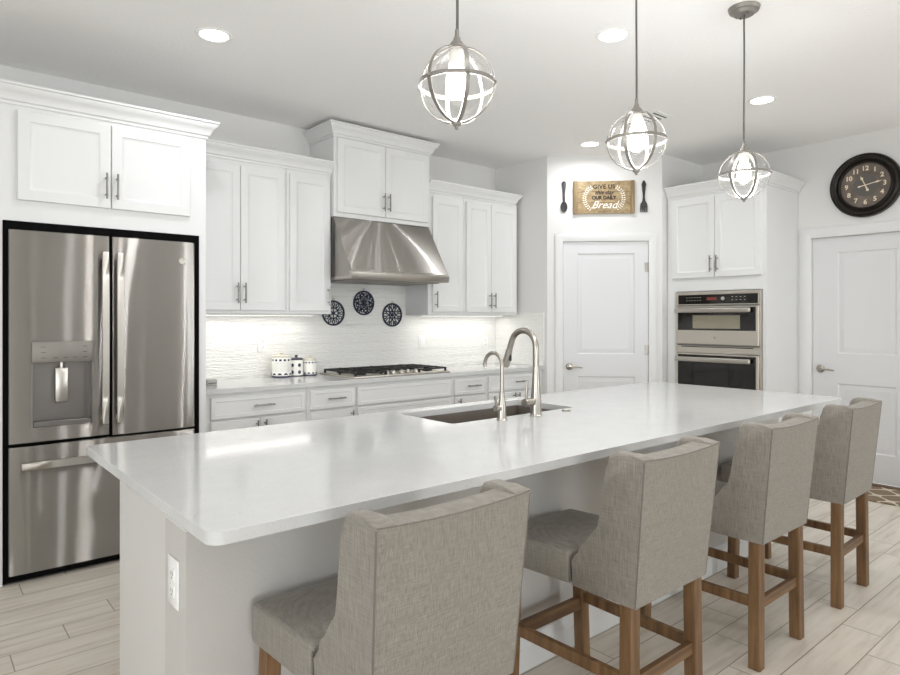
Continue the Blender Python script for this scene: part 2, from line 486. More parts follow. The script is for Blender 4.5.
def casing(name, F, a0, a1, z, w=.072):
    b = B(F)
    pr = [(0, 0), (w, 0), (w, -.012), (w - .014, -.019), (.02, -.014), (0, -.010)]
    b.prism([(a0 - x, y) for x, y in pr], 0, z + w, 'Z')
    b.prism([(a1 + x, y) for x, y in pr], 0, z + w, 'Z')
    b.prism([(y, z + x) for x, y in pr], a0 - w, a1 + w, 'X')
    struct(name, b, 'trim')
def int_door(name, F, w0, w1, z0, z1, panels, setback, knob_u, knob_z, lever_dir, hinges):
    b = B(F); y0 = setback; t = .035
    us = sorted({w0, w1} | {p[0] for p in panels} | {p[1] for p in panels})
    zs = sorted({z0, z1} | {p[2] for p in panels} | {p[3] for p in panels})
    pu0, pu1 = panels[0][0], panels[0][1]
    b.box(w0, pu0, y0, y0 + t, z0, z1); b.box(pu1, w1, y0, y0 + t, z0, z1)
    cur = z0
    for p in sorted(panels, key=lambda p: p[2]):
        b.box(pu0, pu1, y0, y0 + t, cur, p[2]); cur = p[3]
    b.box(pu0, pu1, y0, y0 + t, cur, z1)
    for p in panels:
        b.rings(p[0], p[1], p[2], p[3], [(0, -y0), (.010, -y0 - .009), (.022, -y0 - .009), (.042, -y0 - .003), (.05, -y0 - .004)])
    d = struct(name, b, 'door')
    h = B(F)
    h.lathe([(0, y0), (.033, y0), (.033, y0 - .006), (.026, y0 - .012), (.012, y0 - .014), (.011, y0 - .045), (0, y0 - .048)], (knob_u, 0, knob_z), 20, 'Y')
    h.tube([(knob_u, y0 - .042, knob_z), (knob_u + lever_dir * .02, y0 - .045, knob_z), (knob_u + lever_dir * .07, y0 - .045, knob_z - .002), (knob_u + lever_dir * .115, y0 - .043, knob_z - .008)], [.009, .0085, .0075, .006], 10)
    h.build('door_handle', 'nickel', d)
    for z in hinges:
        hb = B(F); hb.cyl((w1 + .004, y0 - .006, z - .045), (w1 + .004, y0 - .006, z + .045), .008, seg=10)
        hb.box(w1 - .03, w1 + .012, y0 - .0025, y0 - .0005, z - .043, z + .043)
        hb.build('hinge', 'nickel', d)
    return d
casing('trim_1', FD, D0, D1, DT)
int_door('door_1', FD, D0 + .003, D1 - .003, .008, DT - .003, [(.272, .79, 1.02, 1.94), (.272, .79, .24, .815)], .006, .202, .905, 1, [1.81, 1.06, .25])
FR = frame((RX, 0, 0), (0, -1, 0), (-1, 0, 0))           # local x = -world y
casing('trim_2', FR, -DY0, -DY1, DZ, .085)
int_door('door_2', FR, -DY0 + .003, -DY1 - .003, .02, DZ - .003, [(-2.0, -1.58, 1.05, 1.90), (-2.0, -1.58, .25, .80)], .03, -2.13, .917, 1, [])
b = B(); b.box(RX - .03, RX + .03, DY1, DY0, .0, .018, .004); struct('trim_3', b, 'darkwood')      # door threshold

def baseboard(name, path):
    b = B(); b.sweep(path, [(0, 0), (.014, 0), (.014, .095), (.010, .118), (.006, .128), (0, .13)]); return struct(name, b, 'trim')
baseboard('baseboard_right', [(RX, DY1 - .087), (RX, BY)])
baseboard('baseboard_pantry', [(PA.x + ud.x * .005, PA.y + ud.y * .005), (PA.x + ud.x * (D0 - .073), PA.y + ud.y * (D0 - .073))])
baseboard('baseboard_stub', [(PA.x + ud.x * (D1 + .073), PA.y + ud.y * (D1 + .073)), (5.22, 3.19), (5.26, 3.19)])

# ------------------------------------------------------------ cabinets
CROWN = [(0, 0), (.010, 0), (.012, .014), (.022, .020), (.026, .034), (.040, .060), (.058, .074), (.062, .088), (.070, .092), (.070, .104), (0, .104)]
CROWN = [(a * .9, z * .94) for a, z in CROWN]
DOORP = [(0, 0), (0, .017), (.003, .020), (.052, .020), (.058, .014), (.070, .010), (.078, .0075)]
DRAWP = [(0, 0), (0, .017), (.003, .020), (.024, .020), (.028, .016), (.036, .0155)]
def pull(F, u, z, vert, L=.14, name='handle', parent=None):
    """bar pull standing off a front at local y=0 (front face)"""
    b = B(F); r = .0055; so = .032; h = L / 2; p = h - .025
    if vert:
        b.cyl((u, -so, z - h), (u, -so, z + h), r, seg=10)
        for s in (-1, 1): b.cyl((u, 0, z + s * p), (u, -so, z + s * p), .0045, seg=8)
    else:
        b.cyl((u - h, -so, z), (u + h, -so, z), r, seg=10)
        for s in (-1, 1): b.cyl((u + s * p, 0, z), (u + s * p, -so, z), .0045, seg=8)
    return b.build(name, 'pull', parent)
def shift(F, dy): return F @ Matrix.Translation((0, dy, 0))
def front(kind, root, F, u0, u1, z0, z1, prof, hu=None, hz=None, vert=True, L=.14):
    b = B(F); b.rings(u0, u1, z0, z1, prof, back=1)
    d = b.build(kind, 'cab', root, 30)
    if hu is not None: pull(shift(F, -.020), hu, hz, vert, L, parent=d)
    return d
def carcass(root, b): return b.build('carcass', 'cab', root, 30)
def FB(y): return frame((0, y, 0), (1, 0, 0), (0, -1, 0))     # a front facing the room on the back wall

UB, UT, UY = 1.377, 2.430, 4.27
def upper(label, x0, x1, doors, crown_path, bott=UB, top=UT, y=UY, extra=None):
    root = thing('wall_cabinet', label, 'cabinet', ((x0 + x1) / 2, WY, bott))
    b = B(); b.box(x0, x1, y, WY - .001, bott, top, .001, 1)
    carcass(root, b)
    for (u0, u1, z0, z1, hu, hz) in doors: front('door', root, FB(y), u0, u1, z0, z1, DOORP, hu, hz)
    c = B(); c.sweep(crown_path, [(a, z + top - .012) for a, z in CROWN]); c.build('crown', 'cab', root, 40)
    return root
upper('white two-door wall cabinet next to the refrigerator surround', 1.378, 2.074,
      [(1.40, 1.729, 1.40, 2.385, 1.705, 1.517), (1.733, 2.058, 1.40, 2.385, 1.757, 1.517)], [(1.378, UY), (2.075, UY)])
upper('narrow single-door white wall cabinet left of the range hood', 2.076, 2.438,
      [(2.096, 2.421, 1.40, 2.385, 2.402, 1.51)], [(2.075, UY), (2.438, UY)])
upper('tall raised two-door white cabinet directly above the range hood', 2.44, 3.354,
      [(2.464, 2.895, 2.145, 2.705, 2.872, 2.26), (2.899, 3.330, 2.145, 2.705, 2.922, 2.26)],
      [(2.44, WY - .002), (2.44, 4.23), (3.354, 4.23), (3.354, WY - .002)], 2.112, 2.725, 4.23)
upper('narrow single-door white wall cabinet right of the range hood', 3.37, 3.774,
      [(3.412, 3.752, 1.40, 2.385, 3.436, 1.507)], [(3.356, UY), (3.775, UY)])
upper('two-door white wall cabinet nearest the pantry corner', 3.776, 4.452,
      [(3.776 + .02, 4.097, 1.40, 2.385, 4.072, 1.507), (4.101, 4.43, 1.40, 2.385, 4.126, 1.507)],
      [(3.775, UY), (4.41, UY), (4.41, WY - .002)])

# refrigerator surround
FY = 3.90
root = thing('refrigerator_cabinet', 'tall white surround cabinet enclosing the refrigerator with two doors above', 'cabinet', (.85, WY, 0))
b = B(); b.box(.20, .364, FY, WY - .001, 0, 2.43); b.box(1.332, 1.374, FY, WY - .001, 0, 2.43); b.box(.364, 1.332, FY, WY - .001, 1.838, 2.43)
carcass(root, b)
front('door', root, FB(FY), .424, .852, 1.945, 2.400, DOORP, .826, 2.062)
front('door', root, FB(FY), .856, 1.277, 1.945, 2.400, DOORP, .880, 2.062)
c = B(); c.sweep([(.20, WY - .002), (.20, FY), (1.374, FY), (1.374, 4.195)], [(a, z + 2.425) for a, z in CROWN]); c.build('crown', 'cab', root, 40)

# base cabinets
BYF = 3.985; CT = .905; CTH = .030
def base(label, x0, x1, fronts):
    root = thing('base_cabinet', label, 'cabinet', ((x0 + x1) / 2, WY, 0))
    b = B(); b.box(x0, x1, BYF, WY - .001, .105, CT - CTH - .0005, .001, 1); b.box(x0, x1, BYF + .07, WY - .001, 0, .106)
    carcass(root, b)
    for kind, u0, u1, z0, z1, hu, hz, vert in fronts: front(kind, root, FB(BYF), u0, u1, z0, z1, DRAWP if kind != 'door' else DOORP, hu, hz, vert)
    return root
dz0, dz1, bz0, bz1 = .715, .848, .125, .70
base('white base cabinet beside the refrigerator, wide drawer over two doors', 1.376, 2.088,
     [('drawer', 1.43, 2.066, dz0, dz1, 1.765, .785, False), ('door', 1.43, 1.746, bz0, bz1, 1.72, .62, True), ('door', 1.750, 2.066, bz0, bz1, 1.776, .62, True)])
base('narrow white base cabinet left of the cooktop under the canisters', 2.089, 2.474,
     [('drawer', 2.112, 2.462, dz0, dz1, 2.30, .785, False), ('door', 2.112, 2.462, bz0, bz1, 2.43, .62, True)])
base('white base cabinet under the gas cooktop with a wide false front', 2.475, 3.389,
     [('drawer', 2.488, 3.372, dz0, dz1, None, None, False), ('drawer', 2.488, 3.372, .42, .70, 2.93, .56, False), ('drawer', 2.488, 3.372, .125, .405, 2.93, .26, False)])
base('narrow white base cabinet right of the cooktop', 3.390, 3.772,
     [('drawer', 3.414, 3.756, dz0, dz1, 3.607, .785, False), ('door', 3.414, 3.756, bz0, bz1, 3.45, .62, True)])
base('white base cabinet in the corner beside the pantry wall', 3.773, 4.488,
     [('drawer', 3.797, 4.44, dz0, dz1, 4.175, .785, False), ('door', 3.797, 4.116, bz0, bz1, 4.09, .62, True), ('door', 4.120, 4.44, bz0, bz1, 4.146, .62, True)])
b = B(); b.slab([(1.378, WY - .014), (1.378, 3.955), (4.488, 3.955), (4.488, WY - .014)], None, CT - CTH, CT)
tag(b.build('countertop', 'quartz', None, 30), 'long white quartz worktop along the back wall under the canisters', 'countertop')
# tiled splash back (part of the room): back wall strip, hood bay, and the return on the side wall
b = B(); b.box(1.376, 4.49, WY - .012, WY, CT - CTH, UB - .001); b.box(2.439, 3.369, WY - .012, WY, UB - .001, 2.111)
b.box(4.478, 4.49, 3.955, WY - .012, CT + .001, 1.40)
struct('trim_4', b, 'tile', smooth=0)
# under-cabinet light bars
for i, (x0, x1, lb) in enumerate(((1.42, 2.38, 'slim light bar under the wall cabinets left of the hood'), (3.43, 4.42, 'slim light bar under the wall cabinets right of the hood'))):
    root = thing('light_bar', lb, 'light', ((x0 + x1) / 2, 4.445, UB), 'under-cabinet lights')
    b = B(); b.box(x0, x1, 4.42, 4.47, UB - .012, UB - .0005, .002, 1); b.build('housing', 'plastic', root)
    b = B(); b.box(x0 + .01, x1 - .01, 4.427, 4.463, UB - .0135, UB - .0115); b.build('diffuser', 'led', root)
    area('light_bar_light', ((x0 + x1) / 2, 4.445, UB - .016), (0, 0, 0), x1 - x0 - .04, .03, 1.1, (1, .985, .955))

# ------------------------------------------------------------ refrigerator
fr = thing('refrigerator', 'stainless steel french-door refrigerator in the white surround', 'refrigerator', (.85, 4.2, 0))
FX0, FX1, FF = .386, 1.297, 3.865
b = B(); b.box(.392, 1.291, FF + .065, 4.5, .02, 1.775); b.build('body', 'greyplastic', fr)
b = B(); y0, y1 = FF + .028, FF + .064
b.box(.365, .389, y0, y1, .012, 1.837); b.box(1.295, 1.3315, y0, y1, .012, 1.837); b.box(.389, 1.295, y0, y1, 1.78, 1.837); b.box(.389, 1.295, y0, y1, .012, .05)
b.box(.389, 1.295, y0 + .01, y1, .68, .72); b.box(.842, .853, y0, y1, .70, 1.79)
b.build('gap_trim', 'black', fr, label='black recessed gap around the doors')
def fdoor(name, x0, x1, z0, z1, holes=None):
    b = B(); n = 10; d = .060
    def yf(x): u = (x - x0) / (x1 - x0); return FF - .003 * (1 - (2 * u - 1) ** 8)
    xs = [x0 + (x1 - x0) * k / n for k in range(n + 1)]
    pts = [(x0, FF + d), (x0, yf(x0) + .006), (x0 + .004, yf(x0))] + [(x, yf(x)) for x in xs[1:-1]] + [(x1 - .004, yf(x1)), (x1, yf(x1) + .006), (x1, FF + d)]
    if not holes:
        b.prism(pts, z0, z1, 'Z', .003, 2)
    else:
        hx0, hx1, hz0, hz1 = holes
        b.prism(pts, z0, hz0, 'Z'); b.prism(pts, hz1, z1, 'Z')
        L_ = [p for p in pts if p[0] <= hx0]; Rr = [p for p in pts if p[0] >= hx1]
        b.prism(L_ + [(hx0, yf(hx0)), (hx0, FF + d)], hz0, hz1, 'Z')
        b.prism([(hx1, FF + d), (hx1, yf(hx1))] + Rr, hz0, hz1, 'Z')
    return b.build(name, 'steel', fr, 40)
dl = fdoor('door', FX0, .8425, .712, 1.789, (.482, .762, .785, 1.115))
drr = fdoor('door', .8525, FX1, .706, 1.789)
fz = fdoor('freezer_drawer', FX0, FX1, .05, .693)
def fhandle(x, z0, z1, parent, horiz=False):
    b = B()
    def bar(x0, x1, y0, y1, za, zb): b.box(x0, x1, y0, y1, za, zb, .006, 3)
    if not horiz:
        pts = [];
        b.prism([(FF - .062 + .004 * abs(2 * k / 12 - 1) ** 2, z0 + (z1 - z0) * k / 12) for k in range(13)] + [(FF - .044 + .004 * abs(2 * k / 12 - 1) ** 2, z0 + (z1 - z0) * k / 12) for k in range(12, -1, -1)], x - .016, x + .016, 'X', .005, 3)
        for z in (z0 + .012, z1 - .04): b.box(x - .011, x + .011, FF - .04, FF - .002, z, z + .028, .004, 2)
    else:
        b.prism([(z0 + (z1 - z0) * k / 12, FF - .062 + .004 * abs(2 * k / 12 - 1) ** 2) for k in range(13)] + [(z0 + (z1 - z0) * k / 12, FF - .044 + .004 * abs(2 * k / 12 - 1) ** 2) for k in range(12, -1, -1)], x - .018, x + .018, 'Z', .005, 3)
        for z in (z0 + .012, z1 - .04): b.box(z, z + .028, FF - .04, FF - .002, x - .012, x + .012, .004, 2)
    b.build('handle', 'bright', parent)
fhandle(.812, .78, 1.70, dl); fhandle(.884, .78, 1.70, drr); fhandle(.600, .436, 1.247, fz, True)
b = B(); b.box(.482, .762, FF - .016, FF + .02, 1.115, 1.225, .004, 2); b.build('control_panel', mat('dispenser_panel', '#85817b', .5, .8), dl)
for (x, z) in [(q, 1.195 - k * .028) for k in range(3) for q in (.522, .71)] + [(.575 + k * .045, 1.139) for k in range(3)]:
    b = B(); b.box(x, x + .02, FF - .0168, FF - .0155, z, z + .0025); b.build('control_mark', 'darkslot', dl)
b = B()
b.box(.482, .762, FF + .050, FF + .056, .785, 1.115); b.box(.482, .490, FF - .004, FF + .05, .785, 1.115); b.box(.754, .762, FF - .004, FF + .05, .785, 1.115)
b.box(.490, .754, FF - .004, FF + .05, .785, .812, .003, 1)
b.build('dispenser_recess', 'recess', dl)
b = B(); b.box(.590, .650, FF + .022, FF + .032, .905, 1.085, .006, 2); b.cyl((.62, FF + .03, 1.085), (.62, FF + .03, 1.114), .012); b.build('dispenser_paddle', 'bright', dl)
b = B(); c0 = (1.222, FF - .0045, 1.678)
b.lathe([(0, -.003), (.014, -.003), (.0165, -.004), (.0185, -.003), (.0185, .004)], c0, 24, 'Y')
b.tube([(c0[0] + .010 * math.cos(a), c0[1] - .0035, c0[2] + .009 * math.sin(a)) for a in [k * .5 for k in range(11)]], .0012, 6)
b.tube([(c0[0] - .004 + .005 * math.cos(a), c0[1] - .0035, c0[2] + .005 * math.sin(a)) for a in [k * .6 for k in range(9)]], .0011, 6)
b.build('emblem', 'bright', drr)

# ------------------------------------------------------------ range hood
hd = thing('range_hood', 'sloped stainless steel range hood under the raised cabinet', 'range hood', (2.845, WY, 1.62))
HX0, HX1 = 2.441, 3.353
b = B(); b.prism([(WY - .013, 1.64), (3.995, 1.64), (3.985, 1.648), (3.98, 1.69), (3.988, 1.705), (4.215, 2.07), (4.235, 2.111), (WY - .013, 2.111)], HX0, HX1, 'X', .004, 2)
b.build('canopy', 'steel2', hd, 40)
b = B(); b.prism([(WY - .02, 1.635), (3.98, 1.635), (3.975, 1.642), (3.97, 1.682), (3.977, 1.690), (4.0, 1.690), (4.0, 1.655), (WY - .02, 1.655)], HX0 - .003, HX1 + .003, 'X', .002, 2)
b.build('bottom_rim', 'bright', hd, 40)
b = B()
for k in range(3): b.box(HX0 + .04 + k * .28, HX0 + .31 + k * .28, 4.04, 4.53, 1.628, 1.637, .003, 1)
b.build('filter', 'zinc', hd)

# ------------------------------------------------------------ cooktop
ck = thing('gas_cooktop', 'five-burner gas cooktop with black grates set in the back worktop', 'cooktop', (2.94, 4.27, CT))
CX0, CX1, CY0, CY1 = 2.48, 3.40, 4.01, 4.515
b = B(); b.box(CX0, CX1, CY0, CY1, CT, CT + .012, .005, 2); b.build('steel_tray', 'steelflat', ck)
burn = [(2.62, 4.14, .030), (2.62, 4.39, .042), (2.94, 4.30, .055), (3.26, 4.14, .030), (3.26, 4.39, .042)]
for x, y, r in burn:
    b = B(); b.lathe([(0, .013), (r + .012, .013), (r + .008, .022), (r, .024), (r, .033), (r - .006, .037), (0, .037)], (x, y, CT), 24); b.build('burner', 'iron', ck)
gw = (CX1 - CX0 - .04) / 3
for k in range(3):
    b = B(); x0 = CX0 + .02 + k * gw + .003; x1 = x0 + gw - .006; y0, y1 = CY0 + (.02 if k != 1 else .12), CY1 - .02; zt = CT + .046; tk = .012
    for (a0, a1, c0_, c1_) in ((x0, x1, y0, y0 + tk), (x0, x1, y1 - tk, y1), (x0, x0 + tk, y0, y1), (x1 - tk, x1, y0, y1)): b.box(a0, a1, c0_, c1_, zt - .016, zt - .003, .003, 1)
    xm = (x0 + x1) / 2
    b.box(xm - tk / 2, xm + tk / 2, y0, y1, zt - .012, zt, .003, 1)
    for q in (.27, .73): b.box(x0, x1, y0 + (y1 - y0) * q - tk / 2, y0 + (y1 - y0) * q + tk / 2, zt - .012, zt, .003, 1)
    b.box(x0, x1, (y0 + y1) / 2 - tk / 2, (y0 + y1) / 2 + tk / 2, zt - .012, zt - .001, .003, 1)
    for fx in (x0, x1 - .016):
        for fy in (y0, (y0 + y1) / 2 - .008, y1 - .016): b.box(fx, fx + .016, fy, fy + .016, CT + .011, zt - .01, .003, 1)
    b.build('grate', 'iron', ck)
for k in range(5):
    b = B(); x = 2.80 + k * .07; b.lathe([(0, .036), (.016, .036), (.019, .030), (.020, .016), (.024, .012), (.024, .0115)], (x, 4.055 + .012 * (k % 2), CT), 20); b.box(x - .003, x + .003, 4.04 + .012 * (k % 2), 4.07 + .012 * (k % 2), CT + .034, CT + .042)
    b.build('knob', 'bright', ck)

# ------------------------------------------------------------ oven tower
OX = 5.30; OY0, OY1 = 2.30, 3.185; F_O = frame((OX, 0, 0), (0, -1, 0), (-1, 0, 0))
ot = thing('oven_cabinet', 'tall white cabinet tower holding the built-in wall oven', 'cabinet', (5.6, 2.74, 0))
b = B()
b.box(OX, RX - .001, OY0, OY0 + .02, 0, 2.43); b.box(OX, RX - .001, OY1 - .02, OY1, 0, 2.43)
b.box(OX, RX - .001, OY0 + .02, OY1 - .02, 1.585, 2.43); b.box(OX, RX - .001, OY0 + .02, OY1 - .02, .08, .38); b.box(OX + .06, RX - .001, OY0 + .02, OY1 - .02, 0, .08)
b.box(OX, OX + .02, OY0 + .02, 2.332, .38, 1.585); b.box(OX, OX + .02, 3.10, OY1 - .02, .38, 1.585)
carcass(ot, b)
front('door', ot, F_O, -3.13, -2.731, 1.70, 2.40, DOORP, -2.757, 1.815)
front('door', ot, F_O, -2.727, -2.335, 1.70, 2.40, DOORP, -2.700, 1.815)
front('drawer', ot, F_O, -3.13, -2.335, .11, .365, DRAWP, -2.73, .24, False)
c = B(); c.sweep([(OX, OY1), (OX, OY0), (RX - .002, OY0)], [(a, z + 2.428) for a, z in CROWN]); c.build('crown', 'cab', ot, 40)

ov = thing('wall_oven', 'stainless built-in microwave and oven combination in the tower', 'oven', (5.32, 2.715, .385))
b = B(F_O); b.box(-3.098, -2.334, .022, .5, .385, 1.582); b.build('housing', 'greyplastic', ov)
b = B(F_O); b.box(-3.098, -3.082, -.012, .02, .385, 1.58); b.box(-2.350, -2.334, -.012, .02, .385, 1.58)
b.box(-3.082, -2.350, -.012, .02, 1.560, 1.58); b.box(-3.082, -2.350, -.010, .02, 1.045, 1.105); b.build('surround_trim', 'steelflat', ov)
b = B(F_O); b.box(-3.08, -2.352, -.016, .02, 1.462, 1.558, .002, 1); cp = b.build('control_panel', 'steelflat', ov)
b = B(F_O); b.box(-3.068, -2.362, -.018, -.014, 1.470, 1.552, .001, 1); b.build('touch_glass', 'blackglass', cp)
b = B(F_O); b.box(-2.80, -2.71, -.0186, -.0178, 1.502, 1.528); b.build('display', mat('oven_display', '#3a1512', .2, emit=('#7a3a34', .5)), cp)
b = B(F_O); b.lathe([(0, -.028), (.014, -.028), (.016, -.018)], (-2.655, 0, 1.515), 20, 'Y'); b.build('dial', 'greyplastic', cp)
for u in [-2.99 + k * .025 for k in range(6)] + [-2.58 + k * .035 for k in range(4)]:
    for z in (1.50, 1.525):
        b = B(F_O); b.box(u, u + .013, -.0186, -.0178, z, z + .004); b.build('control_mark', 'greyplastic', cp)
def oven_door(z0, z1, gz0, gz1, hz, inner=None):
    b = B(F_O); b.rings(-3.08, -2.352, z0, z1, [(0, -.02), (0, .028), (.004, .032)], back=1); d = b.build('door', 'steelflat', ov)
    g = B(F_O); g.box(-3.062, -2.372, -.0345, -.031, gz0, gz1, .001, 1); g.build('door_glass', 'blackglass', d)
    h = B(F_O); h.box(-3.07, -2.40, -.085, -.060, hz - .020, hz + .020, .009, 3)
    for u in (-3.02, -2.45): h.box(u - .012, u + .012, -.064, -.031, hz - .012, hz + .012, .003, 1)
    h.build('handle', 'bright', d)
    return d
d1 = oven_door(1.12, 1.45, 1.242, 1.44, 1.415)
b = B(F_O); b.box(-2.92, -2.50, -.0352, -.0340, 1.258, 1.372); b.build('inner_window', mat('oven_inner', '#8f8a78', .15, .3), d1)
b = B(F_O); b.lathe([(0, -.034), (.010, -.034), (.012, -.032)], (-2.72, 0, 1.18), 18, 'Y'); b.build('emblem', 'bright', d1)
d2 = oven_door(.39, 1.038, .50, 1.028, .990)
b = B(F_O); b.box(-3.04, -2.40, -.013, -.0105, 1.094, 1.101); b.build('vent_slot', 'darkslot', ov)

# ------------------------------------------------------------ island
IX0, IX1, IY0, IY1, IT = .483, 4.102, 1.347, 2.572, .890
isl = thing('kitchen_island', 'long light grey kitchen island base under the large quartz worktop', 'island', (2.3, 2.0, 0))
b = B(); zi = IT - .031
for q0, q1 in ((.603, 1.74), (2.645, 4.02)): b.box(q0, q1, 1.866, 2.535, .10, zi)
b.box(1.74, 2.645, 1.866, 1.95, .10, zi); b.box(1.74, 2.645, 2.515, 2.535, .10, zi); b.box(1.74, 2.645, 1.95, 2.515, .10, .14)
b.box(.61, 4.02, 1.866, 2.46, 0, .10)

b.build('cabinet_body', 'cab', isl, 30)
b = B(); b.box(.588, .603, 1.866, 2.548, 0, zi, .002, 1); b.build('end_panel', mat('panel_paint', '#d8d6d3', .5), isl, 30)
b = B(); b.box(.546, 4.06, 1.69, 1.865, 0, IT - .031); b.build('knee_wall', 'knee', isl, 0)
b = B(); b.sweep([(.546, 1.865), (.546, 1.69), (4.06, 1.69), (4.06, 1.865)], [(0, .795), (.003, .795), (.008, .812), (.024, .836), (.026, .8585), (0, .8585)]); b.build('ledge_trim', 'trim', isl, 40)
b = B(); b.sweep([(.587, 1.865), (.546, 1.865), (.546, 1.69), (4.06, 1.69), (4.06, 1.865)], [(0, 0), (.014, 0), (.014, .085), (.011, .088), (.011, .108), (.006, .114), (.006, .126), (0, .13)]); b.build('baseboard', 'trim', isl, 40)
fI = frame((0, 2.535, 0), (-1, 0, 0), (0, 1, 0))
for k, (x0, x1) in enumerate(((.62, 1.15), (1.16, 1.72), (1.73, 2.19), (2.195, 2.65), (2.66, 3.33), (3.34, 4.0))):
    front('door', isl, fI, -x1, -x0, .12, .66, DOORP, -(x0 + x1) / 2, .60, False)
    front('drawer', isl, fI, -x1, -x0, .68, .84, DRAWP, -(x0 + x1) / 2, .76, False)
def rrect(x0, x1, y0, y1, r, n=6):
    p = []
    for cx_, cy_, a in ((x1 - r, y1 - r, 0), (x0 + r, y1 - r, 90), (x0 + r, y0 + r, 180), (x1 - r, y0 + r, 270)):
        p += [(cx_ + r * math.cos(R(a + 90 * k / n)), cy_ + r * math.sin(R(a + 90 * k / n))) for k in range(n + 1)]
    return p
SX0, SX1, SY0, SY1 = 1.785, 2.600, 2.09, 2.485
b = B(); b.slab(rrect(IX0, IX1, IY0, IY1, .035), rrect(SX0, SX1, SY0, SY1, .02, 4)[::-1], IT - .030, IT)
o = b.build('island_countertop', 'quartz', None, 30)
bv = o.modifiers.new('edge', 'BEVEL'); bv.width = .004; bv.segments = 2; bv.limit_method = 'ANGLE'; bv.angle_limit = R(50)
tag(o, 'large white quartz island worktop with the sink cut into it', 'countertop')
sk = thing('kitchen_sink', 'rectangular undermount stainless sink in the island worktop', 'sink', (2.19, 2.29, IT - .26))
b = B(); zt = IT - .0305; zb = IT - .25; w = .008
b.box(SX0 - w, SX0, SY0 - w, SY1 + w, zb, zt); b.box(SX1, SX1 + w, SY0 - w, SY1 + w, zb, zt)
b.box(SX0, SX1, SY0 - w, SY0, zb, zt); b.box(SX0, SX1, SY1, SY1 + w, zb, zt); b.box(SX0, SX1, SY0, SY1, zb - w, zb)
b.build('basin', 'sinksteel', sk, 0)
b = B(); b.lathe([(0, .002), (.03, .002), (.034, .006), (.045, .006), (.047, 0), (0, 0)], (2.19, 2.29, zb), 24); b.build('drain', 'bright', sk)

# main faucet: gooseneck pull-down towards the sink (+Y)
fc = thing('kitchen_faucet', 'tall brushed nickel gooseneck faucet at the island sink', 'faucet', (2.226, 2.012, IT))
fx, fy = 2.226, 2.012
b = B(); b.lathe([(0, 0), (.029, 0), (.029, .004), (.026, .008), (.0255, .05), (.0245, .085), (.019, .15), (.0155, .22), (.0148, .23), (0, .23)], (fx, fy, IT), 24); b.build('body', 'nickel', fc)
b = B(); path = [(fx, fy, IT + .22), (fx, fy, IT + .28)]
rad_ = .0806
for k in range(17):
    a = PI - (PI - .35) * k / 16
    path.append((fx, fy + rad_ + rad_ * math.cos(a), IT + .315 + rad_ * math.sin(a)))
path.append((fx, path[-1][1] + .343 * .045, path[-1][2] - .94 * .045))
b.tube(path, .0145, 16); b.build('spout', 'nickel', fc)
pe = Vector(path[-1]); pd = (Vector(path[-1]) - Vector(path[-2])).normalized()
b = B(); b.tube([pe - pd * .004, pe + pd * .01, pe + pd * .05, pe + pd * .085], [.0148, .0165, .0185, .020], 16)
sh = b.build('spray_head', 'nickel', fc)
b = B(); q = pe + pd * .04; b.box(q.x - .006, q.x + .006, q.y - .026, q.y - .016, q.z - .016, q.z + .016, .003, 1); b.build('spray_button', 'darkslot', sh)
b = B(); b.cyl((fx - .02, fy, IT + .068), (fx - .078, fy, IT + .068), .0185, .0185, 18)
b.tube([(fx - .062, fy, IT + .075), (fx - .066, fy - .002, IT + .10), (fx - .064, fy - .006, IT + .165)], [.008, .0065, .0055], 10); b.build('lever', 'nickel', fc)
f2 = thing('filter_faucet', 'small brushed nickel gooseneck water tap beside the main faucet', 'faucet', (2.022, 2.03, IT))
fx, fy = 2.022, 2.03
b = B(); b.lathe([(0, 0), (.023, 0), (.023, .004), (.0205, .007), (.019, .06), (.0155, .085), (.012, .11), (.011, .12), (0, .12)], (fx, fy, IT), 24); b.build('body', 'nickel', f2)
b = B(); path = [(fx, fy, IT + .11), (fx, fy, IT + .235)]; rad_ = .055
for k in range(15):
    a = PI - (PI + .05) * k / 14
    path.append((fx, fy + rad_ + rad_ * math.cos(a), IT + .242 + rad_ * math.sin(a)))
path.append((fx, path[-1][1] - .001, path[-1][2] - .012))
b.tube(path, [.0105] + [.0085] * (len(path) - 1), 14); b.build('spout', 'nickel', f2)
b = B(); b.cyl((fx - .015, fy, IT + .055), (fx - .042, fy, IT + .055), .014, seg=16)
b.tube([(fx - .034, fy, IT + .06), (fx - .040, fy - .002, IT + .085), (fx - .046, fy - .004, IT + .108)], [.006, .005, .0065], 10); b.build('lever', 'nickel', f2)
b = B(); b.lathe([(0, .008), (.014, .008), (.0155, .006), (.021, .005), (.022, 0), (0, 0)], (2.459, 2.026, IT), 24)
tag(rebase(b.build('sink_button', 'nickel'), (2.459, 2.026, IT)), 'small round nickel air switch button on the island right of the faucet', 'button')

